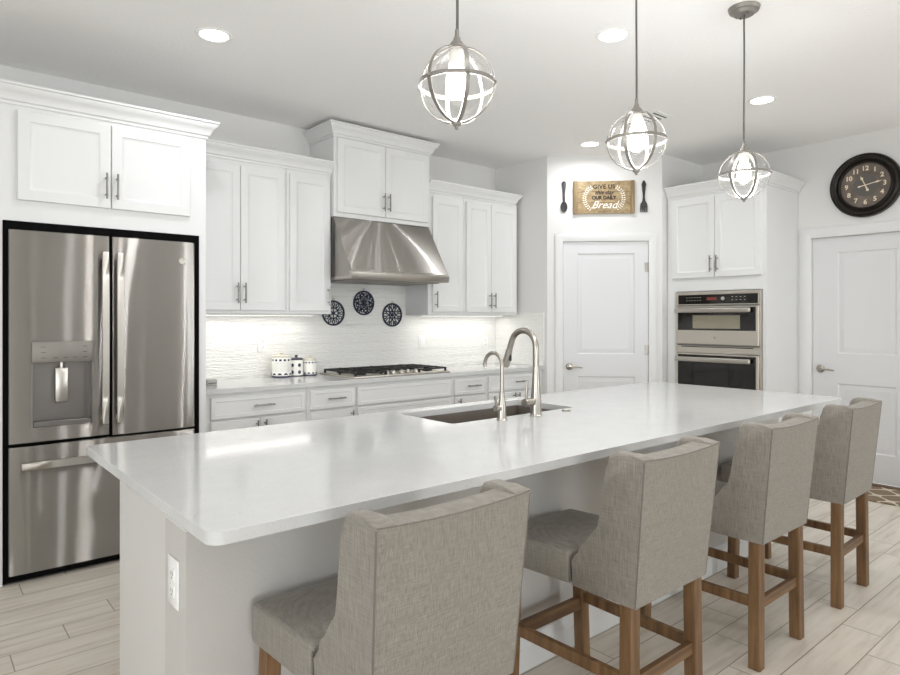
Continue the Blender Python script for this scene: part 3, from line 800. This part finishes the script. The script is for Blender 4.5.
# electrical plates
def plate(label, F, u, z, style, group=None, w=.072, h=.117):
    root = thing('wall_outlet' if style == 'outlet' else 'light_switch', label, 'outlet' if style == 'outlet' else 'switch', F @ Vector((u, 0, z)), group)
    b = B(F); b.box(u - w / 2, u + w / 2, -.006, -.0003, z - h / 2, z + h / 2, .002, 2); b.build('cover_plate', 'plastic', root)
    if style == 'outlet':
        for s in (-1, 1):
            b = B(F); b.box(u - .017, u + .017, -.0085, -.0055, z + s * .022 - .015, z + s * .022 + .015, .001, 1); so = b.build('socket', 'plastic', root)
            b = B(F)
            for q in (-.007, .006): b.box(u + q, u + q + .002, -.009, -.0083, z + s * .022 - .003, z + s * .022 + .008)
            b.cyl((u, -.0083, z + s * .022 - .009), (u, -.009, z + s * .022 - .009), .0025, seg=8); b.build('slot', 'darkslot', so)
    else:
        b = B(F); b.box(u - .017, u + .017, -.010, -.0055, z - .033, z + .033, .002, 1); b.build('rocker', 'plastic', root)
FT = FB(WY - .012)
plate('white duplex outlet on the splashback left of the canisters', FT, 2.035, 1.15, 'outlet')
plate('white rocker switch on the splashback right of the cooktop', FT, 3.545, 1.135, 'switch')
plate('white duplex outlet on the splashback near the pantry corner', FT, 4.33, 1.11, 'outlet')
FE = frame((.546, 0, 0), (0, -1, 0), (-1, 0, 0))
plate('white duplex outlet on the end of the island', FE, -1.783, .638, 'outlet', None, .082, .128)

# ------------------------------------------------------------ bar stools
SG = 'linen stools along the island'
st = thing('bar_stool', 'nearest linen wingback bar stool at the left end of the island', 'bar stool', (0, 0, 0), SG)
H0, H1, SZ = .485, .934, .594
def warp(vs):
    for v in vs:
        tt = max(0, (v.co.z - H0) / (H1 - H0))
        v.co.x *= 1 + .075 * tt
        v.co.y -= .042 * tt
def tb(b):                                         # lean + flare on everything collected so far
    warp(b.bm.verts)
b = B(); b.box(-.210, .210, .244, .580, H0, SZ, .015, 3); b.box(-.156, .156, .06, .30, H0, SZ + .008, .012, 2)
vs = b.bm.verts
bmesh.ops.subdivide_edges(b.bm, edges=[e for e in b.bm.edges if e.calc_length() > .12], cuts=5, use_grid_fill=True)
for v in b.bm.verts:
    if v.co.z > SZ - .002 and .26 < v.co.y:
        v.co.z += .016 * max(0, 1 - (v.co.x / .2) ** 2) * max(0, 1 - ((v.co.y - .36) / .24) ** 2)
for v in b.bm.verts: v.co.z -= max(0, v.co.y - .23) * .045
b.build('seat', 'linen', st, 60)
# back: padded slab with a slightly dipped top
b = B(); nx, nz = 10, 12
def pad(u, v, side):
    x = -.2035 + .407 * u; z = H0 + (H1 - H0) * v
    dip = .010 * (1 - (2 * u - 1) ** 2) * max(0, (v - .8) / .2)
    return Vector((x, (-.0005 - .005 * math.sin(PI * u) * math.sin(PI * v)) if side == 0 else .070 + .012 * math.sin(PI * u) * math.sin(PI * min(1, v)), z - dip))
g0 = [[b.bm.verts.new(pad(i / nx, j / nz, 0)) for j in range(nz + 1)] for i in range(nx + 1)]
g1 = [[b.bm.verts.new(pad(i / nx, j / nz, 1)) for j in range(nz + 1)] for i in range(nx + 1)]
for i in range(nx):
    for j in range(nz):
        b.bm.faces.new((g0[i][j], g0[i + 1][j], g0[i + 1][j + 1], g0[i][j + 1])); b.bm.faces.new((g1[i][j], g1[i][j + 1], g1[i + 1][j + 1], g1[i + 1][j]))
for i in range(nx):
    b.bm.faces.new((g0[i][nz], g0[i + 1][nz], g1[i + 1][nz], g1[i][nz])); b.bm.faces.new((g0[i][0], g1[i][0], g1[i + 1][0], g0[i + 1][0]))
for j in range(nz):
    b.bm.faces.new((g0[0][j], g0[0][j + 1], g1[0][j + 1], g1[0][j])); b.bm.faces.new((g0[nx][j], g1[nx][j], g1[nx][j + 1], g0[nx][j + 1]))
tops = [e for e in b.bm.edges if all(v.co.y > .03 for v in e.verts) and all(abs(v.co.z - H1) < .012 for v in e.verts) and len(e.link_faces) == 2 and abs(e.calc_face_angle(0)) > .8]
bmesh.ops.recalc_face_normals(b.bm, faces=b.bm.faces)
bmesh.ops.bevel(b.bm, geom=tops, offset=.016, segments=4, affect='EDGES', profile=.5)
tb(b); b.build('backrest', 'linen', st, 60)
# wings
prof = [(.001, H0), (.001, H1 - .002), (.006, H1 + .002), (.05, H1 + .006), (.098, H1 + .008), (.117, H1 + .002), (.127, H1 - .013), (.132, .885), (.136, .84), (.140, .79), (.144, .74), (.150, .70), (.160, .665), (.179, .633), (.204, .608), (.228, .592), (.240, .580), (.2425, .565), (.2425, H0)]
for s in (-1, 1):
    b = B(); b.prism(prof, s * .157, s * .2045, 'X', .014, 4, keep=lambda v: v.co.y > .03 or v.co.z > H1)
    bmesh.ops.triangulate(b.bm, faces=[f_ for f_ in b.bm.faces if len(f_.verts) > 6])
    tb(b); b.build('wing', 'linen', st, 60)
b = B()
for s in (-1, 1):
    b.tube([(s * .2038, .0005, H0 + .004 + (H1 - H0 - .012) * k / 10) for k in range(11)], .0024, 6)
b.tube([(-.203 + .406 * k / 12, .001, H1 - .003 - .010 * (1 - (2 * k / 12 - 1) ** 2)) for k in range(13)], .0022, 6)
tb(b); b.build('piping', 'piping', st)
for s in (-1, 1):
    b = B(); b.tube([(s * .2045, .243, H0 + .004), (s * .2045, .243, .576)], .0022, 6); b.build('seat_seam', 'piping', st)
def leg(x, y, xt, yt):
    b = B(); h = .0225; z1 = H0 + .004
    for v in b.box(-h, h, -h, h, 0, 1, .003, 1): v.co = Vector((v.co.x + x + (xt - x) * v.co.z, v.co.y + y + (yt - y) * v.co.z, v.co.z * z1))
    b.build('leg', 'legwood', st)
LB, LF = .188, .205
for s in (-1, 1):
    leg(s * LB, .032, s * .180, .034); leg(s * LF, .512, s * .182, .512)
for s in (-1, 1):
    b = B(); M2 = Matrix.Identity(4)
    p = [(s * .186, .045), (s * .196, .495)]; w = .011
    b.prism([(p[0][0] - w, p[0][1]), (p[0][0] + w, p[0][1]), (p[1][0] + w, p[1][1]), (p[1][0] - w, p[1][1])], .232, .270, 'Z', .002, 1); b.build('stretcher', 'legwood', st)
b = B(); b.box(-.17, .17, .022, .044, .222, .262, .002, 1); b.build('stretcher', 'railwood', st)
b = B(); b.box(-.185, .185, .497, .523, .205, .250, .002, 1); b.build('footrest', 'railwood', st)
st.location = (.915, 1.085, 0)
dup(st, (1.835, 1.085, 0), 'second linen wingback bar stool from the left end of the island', R(0))
dup(st, (2.672, 1.085, 0), 'third linen wingback bar stool from the left, second nearest the white right-hand door', R(0))
dup(st, (3.492, 1.085, 0), 'farthest linen wingback bar stool at the right end of the island', R(1.5))

# ------------------------------------------------------------ pendants and downlights
def arc_band(b, fn, n, w_dir_fn, w, t):
    """flat metal strip following fn(k/n) with width direction and outward normal"""
    rows = []
    for k in range(n + 1):
        p, wd, nr_ = fn(k / n)
        rows.append([b.bm.verts.new(p + wd * sx * w / 2 + nr_ * sn * t / 2) for sx, sn in ((-1, -1), (1, -1), (1, 1), (-1, 1))])
    for a, c in zip(rows, rows[1:]):
        for k in range(4): b.bm.faces.new((a[k], a[(k + 1) % 4], c[(k + 1) % 4], c[k]))
    return rows
PR = .113; PZ = 2.036; PY = 1.443
pend = thing('pendant_light', 'nearest globe pendant light, leftmost over the island', 'pendant light', (0, 0, 0), 'globe pendants over the island')
b = B(); b.lathe([(0, CEIL - .034), (.045, CEIL - .034), (.052, CEIL - .028), (.056, CEIL - .020), (.066, CEIL - .018), (.070, CEIL - .010), (.0725, CEIL), (0, CEIL)], (0, 0, 0), 36)
cn = b.build('canopy', 'zinc', pend)
b = B()
for s in (-1, 1): b.lathe([(0, -.042), (.004, -.041), (.005, -.034), (0, -.034)], (s * .032, 0, CEIL), 10)
b.lathe([(0, -.05), (.006, -.05), (.007, -.034), (0, -.034)], (0, 0, CEIL), 12); b.build('canopy_screw', 'cord', cn)
b = B(); b.tube([(0.0018 * math.sin(z * 9), 0, z) for z in [PZ + PR + .045 + (CEIL - .045 - PZ - PR - .045) * k / 14 for k in range(15)]], .0042, 8); b.build('cord', 'cord', pend)
b = B(); b.lathe([(0, .052), (.006, .052), (.007, .032), (.010, .028), (.012, .020), (.018, .013), (.024, .003), (.026, -.008), (.022, -.010), (0, -.010)], (0, 0, PZ + PR), 28); b.build('cap', 'zinc', pend)
b = B(); b.lathe([(0, -.004), (.021, -.004), (.023, -.03), (.021, -.052), (0, -.054)], (0, 0, PZ + PR), 24); b.build('socket', 'frost', pend)
b = B(); b.lathe([(.0, .0), (.016, -.002), (.020, -.016), (.029, -.034), (.033, -.055), (.032, -.076), (.026, -.096), (.015, -.108), (0, -.112)], (0, 0, PZ + .070), 28); b.build('bulb', 'bulb', pend)
b = B()
for k in range(6):
    az = k * PI / 3
    def fn(q, az=az):
        th = .12 + (PI - .12) * q
        e = Vector((math.cos(az), math.sin(az), 0)); n_ = e * math.sin(th) + Vector((0, 0, math.cos(th)))
        return n_ * PR + Vector((0, 0, PZ)), Vector((-math.sin(az), math.cos(az), 0)), n_
    arc_band(b, fn, 24, None, 0.0125, .0025)
def fe(q):
    a = q * 2 * PI; e = Vector((math.cos(a), math.sin(a), 0)); return e * (PR + .0015) + Vector((0, 0, PZ)), Vector((0, 0, 1)), e
arc_band(b, fe, 60, None, .0125, .0025)
for k in range(6):
    az = k * PI / 3; b.lathe([(0, .006), (.004, .004), (.0045, -.002)], ((PR + .003) * math.cos(az), (PR + .003) * math.sin(az), PZ), 8)
b.build('cage', 'zinc', pend, 30)
b = B(); b.lathe([(0, .012), (.010, .010), (.016, .002), (.014, -.006), (.008, -.010), (.005, -.018), (0, -.020)], (0, 0, PZ - PR), 18); b.build('finial', 'zinc', pend)
b = B(); n = 18; b.lathe([((PR - .006) * math.sin(.28 + (PI - .28) * k / n), (PR - .006) * math.cos(.28 + (PI - .28) * k / n)) for k in range(n + 1)], (0, 0, PZ), 36); b.build('globe', 'globe', pend, 180)
pl_spots = [(1.249, 5), (2.178, 11.5), (3.08, 53)]
pend.location = (pl_spots[0][0], PY, 0); pend.rotation_euler = (0, 0, R(pl_spots[0][1]))
dup(pend, (pl_spots[1][0], PY, 0), 'middle globe pendant light over the island, in front of the bread sign', R(pl_spots[1][1]))
dup(pend, (pl_spots[2][0], PY, 0), 'farthest globe pendant light over the island, with its round ceiling canopy in view', R(pl_spots[2][1]))
for x, a in pl_spots:
    l = bpy.data.lights.new('pendant_bulb', 'POINT'); l.energy = 13; l.shadow_soft_size = .06; l.color = (.985, .99, 1)
    o = bpy.data.objects.new('pendant_bulb', l); COL.objects.link(o); o.location = (x, PY, PZ - .075)
dn = [(1.237, 3.389, 'recessed downlight nearest the refrigerator surround'), (2.845, 2.027, 'recessed downlight between the middle and far pendants'),
      (4.468, 1.97, 'recessed downlight in front of the oven tower'), (4.466, 3.418, 'recessed downlight above the pantry door'),
      (1.237, .62, ''), (-1.0, -.75, ''), (1.237, -2.1, ''), (2.845, -.75, ''), (4.468, .5, ''), (4.468, -2.1, ''), (2.845, -3.0, '')]  # blank labels: unseen lamps added out of view for more light, no fixture built
dl0 = None
for i, (x, y, lb) in enumerate(dn):
    if lb:
        if dl0 is None:
            dl0 = thing('recessed_downlight', lb, 'ceiling light', (0, 0, 0), 'recessed ceiling lights')
            b = B(); b.lathe([(.068, -.001), (.076, -.006), (.090, -.005), (.094, -.0005), (.068, -.0005)], (0, 0, CEIL), 40); b.build('trim_ring', 'plastic', dl0)
            b = B(); b.lathe([(0, -.003), (.070, -.003), (.070, -.001), (0, -.001)], (0, 0, CEIL), 40); b.build('lens', 'can', dl0)
            dl0.location = (x, y, 0)
        else: dup(dl0, (x, y, 0), lb)
    area('downlight_light', (x, y, CEIL - .012), (0, 0, 0), .09, .09, 4.6 if y > 1 else 3.6, (.925, .962, 1), 'DISK', 170)
b = B(); x, y = 4.21, 2.72
b.box(x - .11, x + .11, y - .17, y + .17, CEIL - .008, CEIL - .0005, .003, 1)
vt = thing('ceiling_vent', 'white ceiling air register seen just behind the middle pendant', 'vent', (x, y, CEIL)); ORIG[vt.name] = Vector((x, y, CEIL))
b.build('frame', 'plastic', vt)
b = B()
for k in range(7): b.box(x - .085, x + .085, y - .135 + k * .043, y - .122 + k * .043, CEIL - .0095, CEIL - .0075)
b.build('louvre', 'darkslot', vt)

# ------------------------------------------------------------ decor on the diagonal wall
CX = .5105; CZ = 2.448
sg = thing('wall_sign', 'wooden plank sign about daily bread hanging above the pantry door', 'sign', FD @ Vector((CX, 0, CZ)))
b = B(FD)
for k in range(3): b.box(CX - .272, CX + .272, -.020, -.002, CZ - .148 + k * .0995, CZ - .148 + k * .0995 + .0975, .002, 1)
b.build('board', 'boardwood', sg)
for s in (-1, 1):
    b = B(FD); b.box(CX + s * .255 - .018, CX + s * .255 + .018, -.028, -.001, CZ - .15, CZ + .15, .002, 1); b.build('end_cleat', 'boardend', sg)
dk = mat('sign_paint_black', '#2a211a', .7); wt = mat('sign_paint_white', '#f3efe6', .7)
def Tm(u, z): return Matrix.Translation((u, -.0212, z))
b = B(FD); text_bm(b, 'GIVE US', .052, Tm(CX, CZ + .094), .001, 0, wide=1.0, bold=.0016, space=1.1)
text_bm(b, 'this day', .054, Tm(CX, CZ + .042), .001, .35, bold=.001)
text_bm(b, 'OUR DAILY', .044, Tm(CX, CZ - .006), .001, 0, bold=.0022, space=1.0, wide=.95)
text_bm(b, 'MATTHEW 6:11', .016, Tm(CX, CZ - .128), .001, 0)
b.build('black_lettering', dk, sg, 0)
b = B(FD); text_bm(b, 'Bread', .096, Tm(CX, CZ - .072), .001, .45, bold=0)
b.build('white_lettering', wt, sg, 0)
b = B(FD)
for s in (-1, 1):
    for k in range(13):
        a = R(-58 + 116 * k / 12); px_ = CX + s * (.03 + .145 * math.cos(a) ** .8); pz_ = CZ - .01 + .115 * math.sin(a)
        for q in (-1, 1):
            Mx = Matrix.Translation((px_, -.0212, pz_)) @ Matrix.Rotation(-s * a + q * .6, 4, 'Y')
            vv = [b.bm.verts.new(b.M @ (Mx @ Vector(p))) for p in ((0, 0, -.002), (.006 * q * .6 + .005 * q, 0, .006), (.011 * q, 0, .020), (.003 * q, 0, .013))]
            b.bm.faces.new(vv)
r_ = bmesh.ops.extrude_face_region(b.bm, geom=list(b.bm.faces))
off = Vector((nd.x, nd.y, 0)) * -.001
for v in r_['geom']:
    if isinstance(v, bmesh.types.BMVert): v.co += off
b.build('laurel_wreath', wt, sg, 0)
iron2 = mat('black_decor', '#2c2b2a', .5, bump=(200, .2))
def sil(b, pts, y0, y1, bev=.003): b.prism(pts, y0, y1, 'Y', bev, 2)
def mirror(h): return [(x, z) for x, z in h] + [(-x, z) for x, z in h[::-1]]
# spoon
b = B(FD @ Matrix.Translation((.152, 0, 2.46)))
hs = [(.004, .142), (.012, .138), (.017, .128), (.018, .112), (.014, .07), (.009, .03), (.008, -.03), (.010, -.052)]
sil(b, [(x, z) for x, z in hs] + [(-x, z) for x, z in hs[::-1]], -.014, -.003)
b.lathe([(0, 0), (.026, -.002), (.031, -.008), (.033, -.012), (.029, -.013), (.02, -.009), (0, -.006)], (0, 0, 0), 24, 'Y', M=Matrix.Translation((0, 0, -.095)) @ Matrix.Diagonal((.95, 1, 1.5, 1)))
o = b.build('decor_spoon', iron2, None, 40); tag(rebase(o, FD @ Vector((.152, 0, 2.46))), 'black oversized decorative spoon on the wall left of the bread sign', 'wall decor')
b = B(FD @ Matrix.Translation((.868, 0, 2.448)))
hs = [(.004, .148), (.010, .140), (.018, .122), (.020, .105), (.013, .088), (.012, .080), (.016, .072), (.011, .04), (.008, .0), (.010, -.035), (.020, -.050), (.030, -.065), (.032, -.085), (.032, -.135), (.026, -.143), (.021, -.135), (.021, -.085), (.012, -.085), (.012, -.136), (.004, -.140), (.004, -.085)]
sil(b, [(x, z) for x, z in hs] + [(-x, z) for x, z in hs[::-1]], -.014, -.003, .002)
o = b.build('decor_fork', iron2, None, 40); tag(rebase(o, FD @ Vector((.868, 0, 2.448))), 'black oversized decorative fork on the wall right of the bread sign', 'wall decor')

# clock on the right wall
CKY, CKZ = 1.783, 2.420
ckc = thing('wall_clock', 'large round dark bronze wall clock above the right-hand door', 'clock', (RX, CKY, CKZ))
FC = FR @ Matrix.Translation((-CKY, 0, CKZ))
bronze = mat('clock_bronze', '#241f1b', .32, .35)
b = B(FC); b.lathe([(.178, -.022), (.180, -.034), (.188, -.040), (.196, -.034), (.202, -.030), (.208, -.040), (.222, -.050), (.234, -.044), (.240, -.036), (.246, -.040), (.255, -.036), (.258, -.022), (.258, -.001), (.178, -.001)], (0, 0, 0), 72, 'Y'); b.build('rim', bronze, ckc, 40)
cf = mat('clock_face', '#6a6058', .6); t = NT(cf)
nz = t.noise(t.coord(), 14, 4); t.L.new(t.ramp(nz, [(.3, '#5a5048'), (.6, '#75695f'), (1, '#8a7d70')]), t.b.inputs['Base Color'])
b = B(FC); b.lathe([(0, -.016), (.179, -.016), (.179, -.002), (0, -.002)], (0, 0, 0), 72, 'Y'); b.build('face', cf, ckc)
b = B(FC); b.lathe([(0, -.0175), (.088, -.0175), (.088, -.0155), (0, -.0155)], (0, 0, 0), 48, 'Y'); b.build('face_centre', mat('clock_centre', '#5d5a57', .6), ckc)
cr = mat('clock_cream', '#e6d8bd', .5)
for h in range(1, 13):
    b = B(FC); a = R(30 * h); text_bm(b, str(h), .052, Matrix.Translation((.136 * math.sin(a), -.017, .136 * math.cos(a))), .001, 0, bold=.0014)
    b.build('numeral', cr, ckc, 0)
def hand(name, ang, L, w, y):
    bb = B(FC @ Matrix.Rotation(R(ang), 4, 'Y'))
    bb.prism([(-.003, 0), (-w * .5, -.03), (-w, -.045), (0, -.055), (w, -.045), (w * .5, -.03), (.003, 0), (.003, L * .55), (w, L * .72), (.003, L * .84), (0, L), (-.003, L * .84), (-w, L * .72), (-.003, L * .55)], y - .002, y, 'Y')
    bb.build(name, cr, ckc, 0)
hand('hour_hand', -23, .085, .011, -.020); hand('minute_hand', 79, .125, .008, -.024)
b = B(FC); b.lathe([(0, -.028), (.006, -.027), (.007, -.017)], (0, 0, 0), 14, 'Y'); b.build('hub', cr, ckc)

# ------------------------------------------------------------ wall plaques over the cooktop
navy = mat('navy_iron', '#232a40', .45, .2)
blue = mat('navy_inlay', '#3d4a6b', .5)
def plaque(label, x, z, style, name='wall_plaque'):
    y = WY - .012; root = thing(name, label, 'wall decor', (x, y, z), 'round ironwork plaques above the cooktop')
    F = FB(y) @ Matrix.Translation((x, 0, z)); Rr = .103
    b = B(F); b.lathe([(Rr - .014, -.004), (Rr - .012, -.012), (Rr - .005, -.014), (Rr, -.011), (Rr, -.003), (Rr - .014, -.003), (Rr - .014, -.004)], (0, 0, 0), 48, 'Y'); b.build('ring', navy, root, 40)
    b = B(F); yy = -.008
    def P(r, a): return (r * math.sin(a), yy, r * math.cos(a))
    if style == 0:                                   # six heart scrolls
        for k in range(6):
            a0 = k * PI / 3
            b.tube([P(.012, a0 + PI / 6), P(Rr - .01, a0 + PI / 6)], .0042, 8)
            for s in (-1, 1):
                cc_ = Vector(P(.067, a0 + s * .25))
                b.tube([cc_ + Vector((math.cos(a0 + s * (.6 + q * .42)), 0, -math.sin(a0 + s * (.6 + q * .42)))) * (.0185 - .0006 * q) for q in range(19)], .0048, 6)
                b.tube([Vector(P(.016, a0)), Vector(P(.04, a0 + s * .12)), Vector(P(.052, a0 + s * .30))], .0042, 6)
    else:
        n = 8 if style == 1 else 12
        for k in range(n):
            a0 = k * 2 * PI / n
            if style == 1:
                b.tube([P(.03, a0), P(.06, a0 + .2), P(.088, a0 + .16), P(.092, a0), P(.088, a0 - .16), P(.06, a0 - .2), P(.03, a0)], .0044, 6)
                b.tube([P(.06, a0 + PI / n), P(Rr - .01, a0 + PI / n)], .006, 6)
            else:
                b.tube([P(.045, a0), P(.075, a0 + .17), P(.090, a0), P(.075, a0 - .17), P(.045, a0)], .0042, 6)
        rr = .03 if style == 1 else .043
        b.tube([P(rr, q * 2 * PI / 24) for q in range(24)], .005, 6, closed=True)
        for k in range(6): b.tube([P(0.004, k * PI / 3), P(rr, k * PI / 3)], .004, 6)
    b.lathe([(0, -.014), (.012, -.013), (.015, -.004)], (0, 0, 0), 18, 'Y')
    b.build('scrollwork', navy, root, 40)
    b = B(F); b.tube([(.008 * math.cos(q * PI / 6), -.006, Rr + .008 + .010 * math.sin(q * PI / 6)) for q in range(12)], .0016, 6, closed=True); b.build('hanging_loop', 'zinc', root)
plaque('navy ironwork plaque partly hidden by the narrow wall cabinet', 2.640, 1.388, 2)
plaque('highest of the navy ironwork plaques, scrolls below the hood', 2.930, 1.475, 0)
plaque('rightmost navy ironwork plaque with a flower pattern', 3.221, 1.376, 1)

# ------------------------------------------------------------ counter items
def canister(label, x, y, r, h, style):
    root = thing('canister', label, 'canister', (x, y, CT), 'blue and white canisters')
    nv, wh = lin('#3d4157'), lin('#f1efe9')
    m = mat('canister_glaze', '#f1efe9', .25); t = NT(m)
    tc = t.n('ShaderNodeTexCoord'); sp = t.n('ShaderNodeSeparateXYZ'); t.L.new(tc.outputs['Object'], sp.inputs[0])
    ang = t.math('ARCTAN2', sp.outputs[1], sp.outputs[0]); z = t.math('DIVIDE', sp.outputs[2], h)
    def band(a, c): return t.math('MULTIPLY', t.math('GREATER_THAN', z, a), t.math('LESS_THAN', z, c))
    if style == 'dots':
        fa = t.math('SUBTRACT', t.math('FRACT', t.math('MULTIPLY', ang, 6 / (2 * PI))), .5); fz = t.math('SUBTRACT', t.math('FRACT', t.math('MULTIPLY_ADD', z, 2.3, -.1)), .5)
        d = t.math('ADD', t.math('POWER', t.math('MULTIPLY', fa, 1.15), 2), t.math('POWER', fz, 2))
        pat = t.math('MULTIPLY', t.math('LESS_THAN', d, .07), band(.08, .92))
        pat = t.math('MAXIMUM', pat, t.math('LESS_THAN', z, .06))
    else:
        sc = t.math('ABSOLUTE', t.math('SINE', t.math('MULTIPLY', ang, 5)))
        low = t.math('LESS_THAN', z, t.math('MULTIPLY_ADD', sc, .16, .07)); low = t.math('MULTIPLY', low, t.math('SUBTRACT', 1, band(.085, .12)))
        top = t.math('MULTIPLY', band(.82, .92), t.math('GREATER_THAN', t.math('SINE', t.math('MULTIPLY', ang, 14)), -.2))
        pat = t.math('MAXIMUM', low, top)
        if style == 'lattice':
            l1 = t.math('ABSOLUTE', t.math('SINE', t.math('MULTIPLY_ADD', ang, 9, t.math('MULTIPLY', z, 22)))); l2 = t.math('ABSOLUTE', t.math('SINE', t.math('MULTIPLY_ADD', ang, 9, t.math('MULTIPLY', z, -22))))
            lt = t.math('MULTIPLY', t.math('LESS_THAN', t.math('MINIMUM', l1, l2), .16), band(.3, .78)); pat = t.math('MAXIMUM', pat, t.math('MULTIPLY', lt, .5))
    t.L.new(t.mix(pat, wh, nv), t.b.inputs['Base Color'])
    b = B(); b.lathe([(0, 0), (r - .004, 0), (r, .004), (r, h - .006), (r - .004, h), (0, h)], (x, y, CT), 36); b.build('jar', m, root, 40)
    b = B(); b.lathe([(0, h + .0005), (r - .006, h + .0005), (r - .003, h + .004), (r - .004, h + .012), (r - .012, h + .017), (.012, h + .019), (.010, h + .026), (.014, h + .033), (.008, h + .038), (0, h + .039)], (x, y, CT), 36); b.build('lid', mat('canister_lid', '#d9d3c4', .4) if style != 'dots' else mat('canister_lid_dark', '#4a4b55', .4), root, 40)
canister('largest lattice-pattern blue and white canister, left of the three', 2.145, 4.49, .073, .148, 'lattice')
canister('middle white canister with dark blue dots', 2.273, 4.505, .053, .122, 'dots')
canister('smallest scalloped blue and white canister, right of the three, nearest the cooktop', 2.385, 4.50, .054, .115, 'scallop')
b = B(); b.box(1.485, 1.550, 4.19, 4.24, CT, CT + .040, .004, 2)
bx_ = thing('small_box', 'small grey box on the worktop beside the refrigerator panel', 'box', (1.517, 4.215, CT))
b.build('case', 'greyplastic', bx_); b = B(); b.box(1.492, 1.543, 4.1885, 4.1905, CT + .014, CT + .018); b.build('seam', 'darkslot', bx_)
bd = thing('serving_board', 'tall narrow white ribbed board standing in the corner beside the refrigerator panel', 'board', (1.50, 4.50, CT))
b = B(); b.box(1.50, 1.512, 4.40, 4.575, CT, CT + .30, .004, 2)
for k in range(3): b.box(1.497, 1.515, 4.42 + k * .055, 4.437 + k * .055, CT + .01, CT + .29, .003, 1)
b.build('board', 'plastic', bd)

# rug by the right door
b = B(); b.box(5.40, RX - .045, 1.33, 2.25, .0005, .011, .003, 1)
rg = b.build('door_mat', 'rug'); tag(rebase(rg, (5.64, 1.79, 0)), 'brown trellis-pattern mat on the floor before the right-hand door', 'rug')
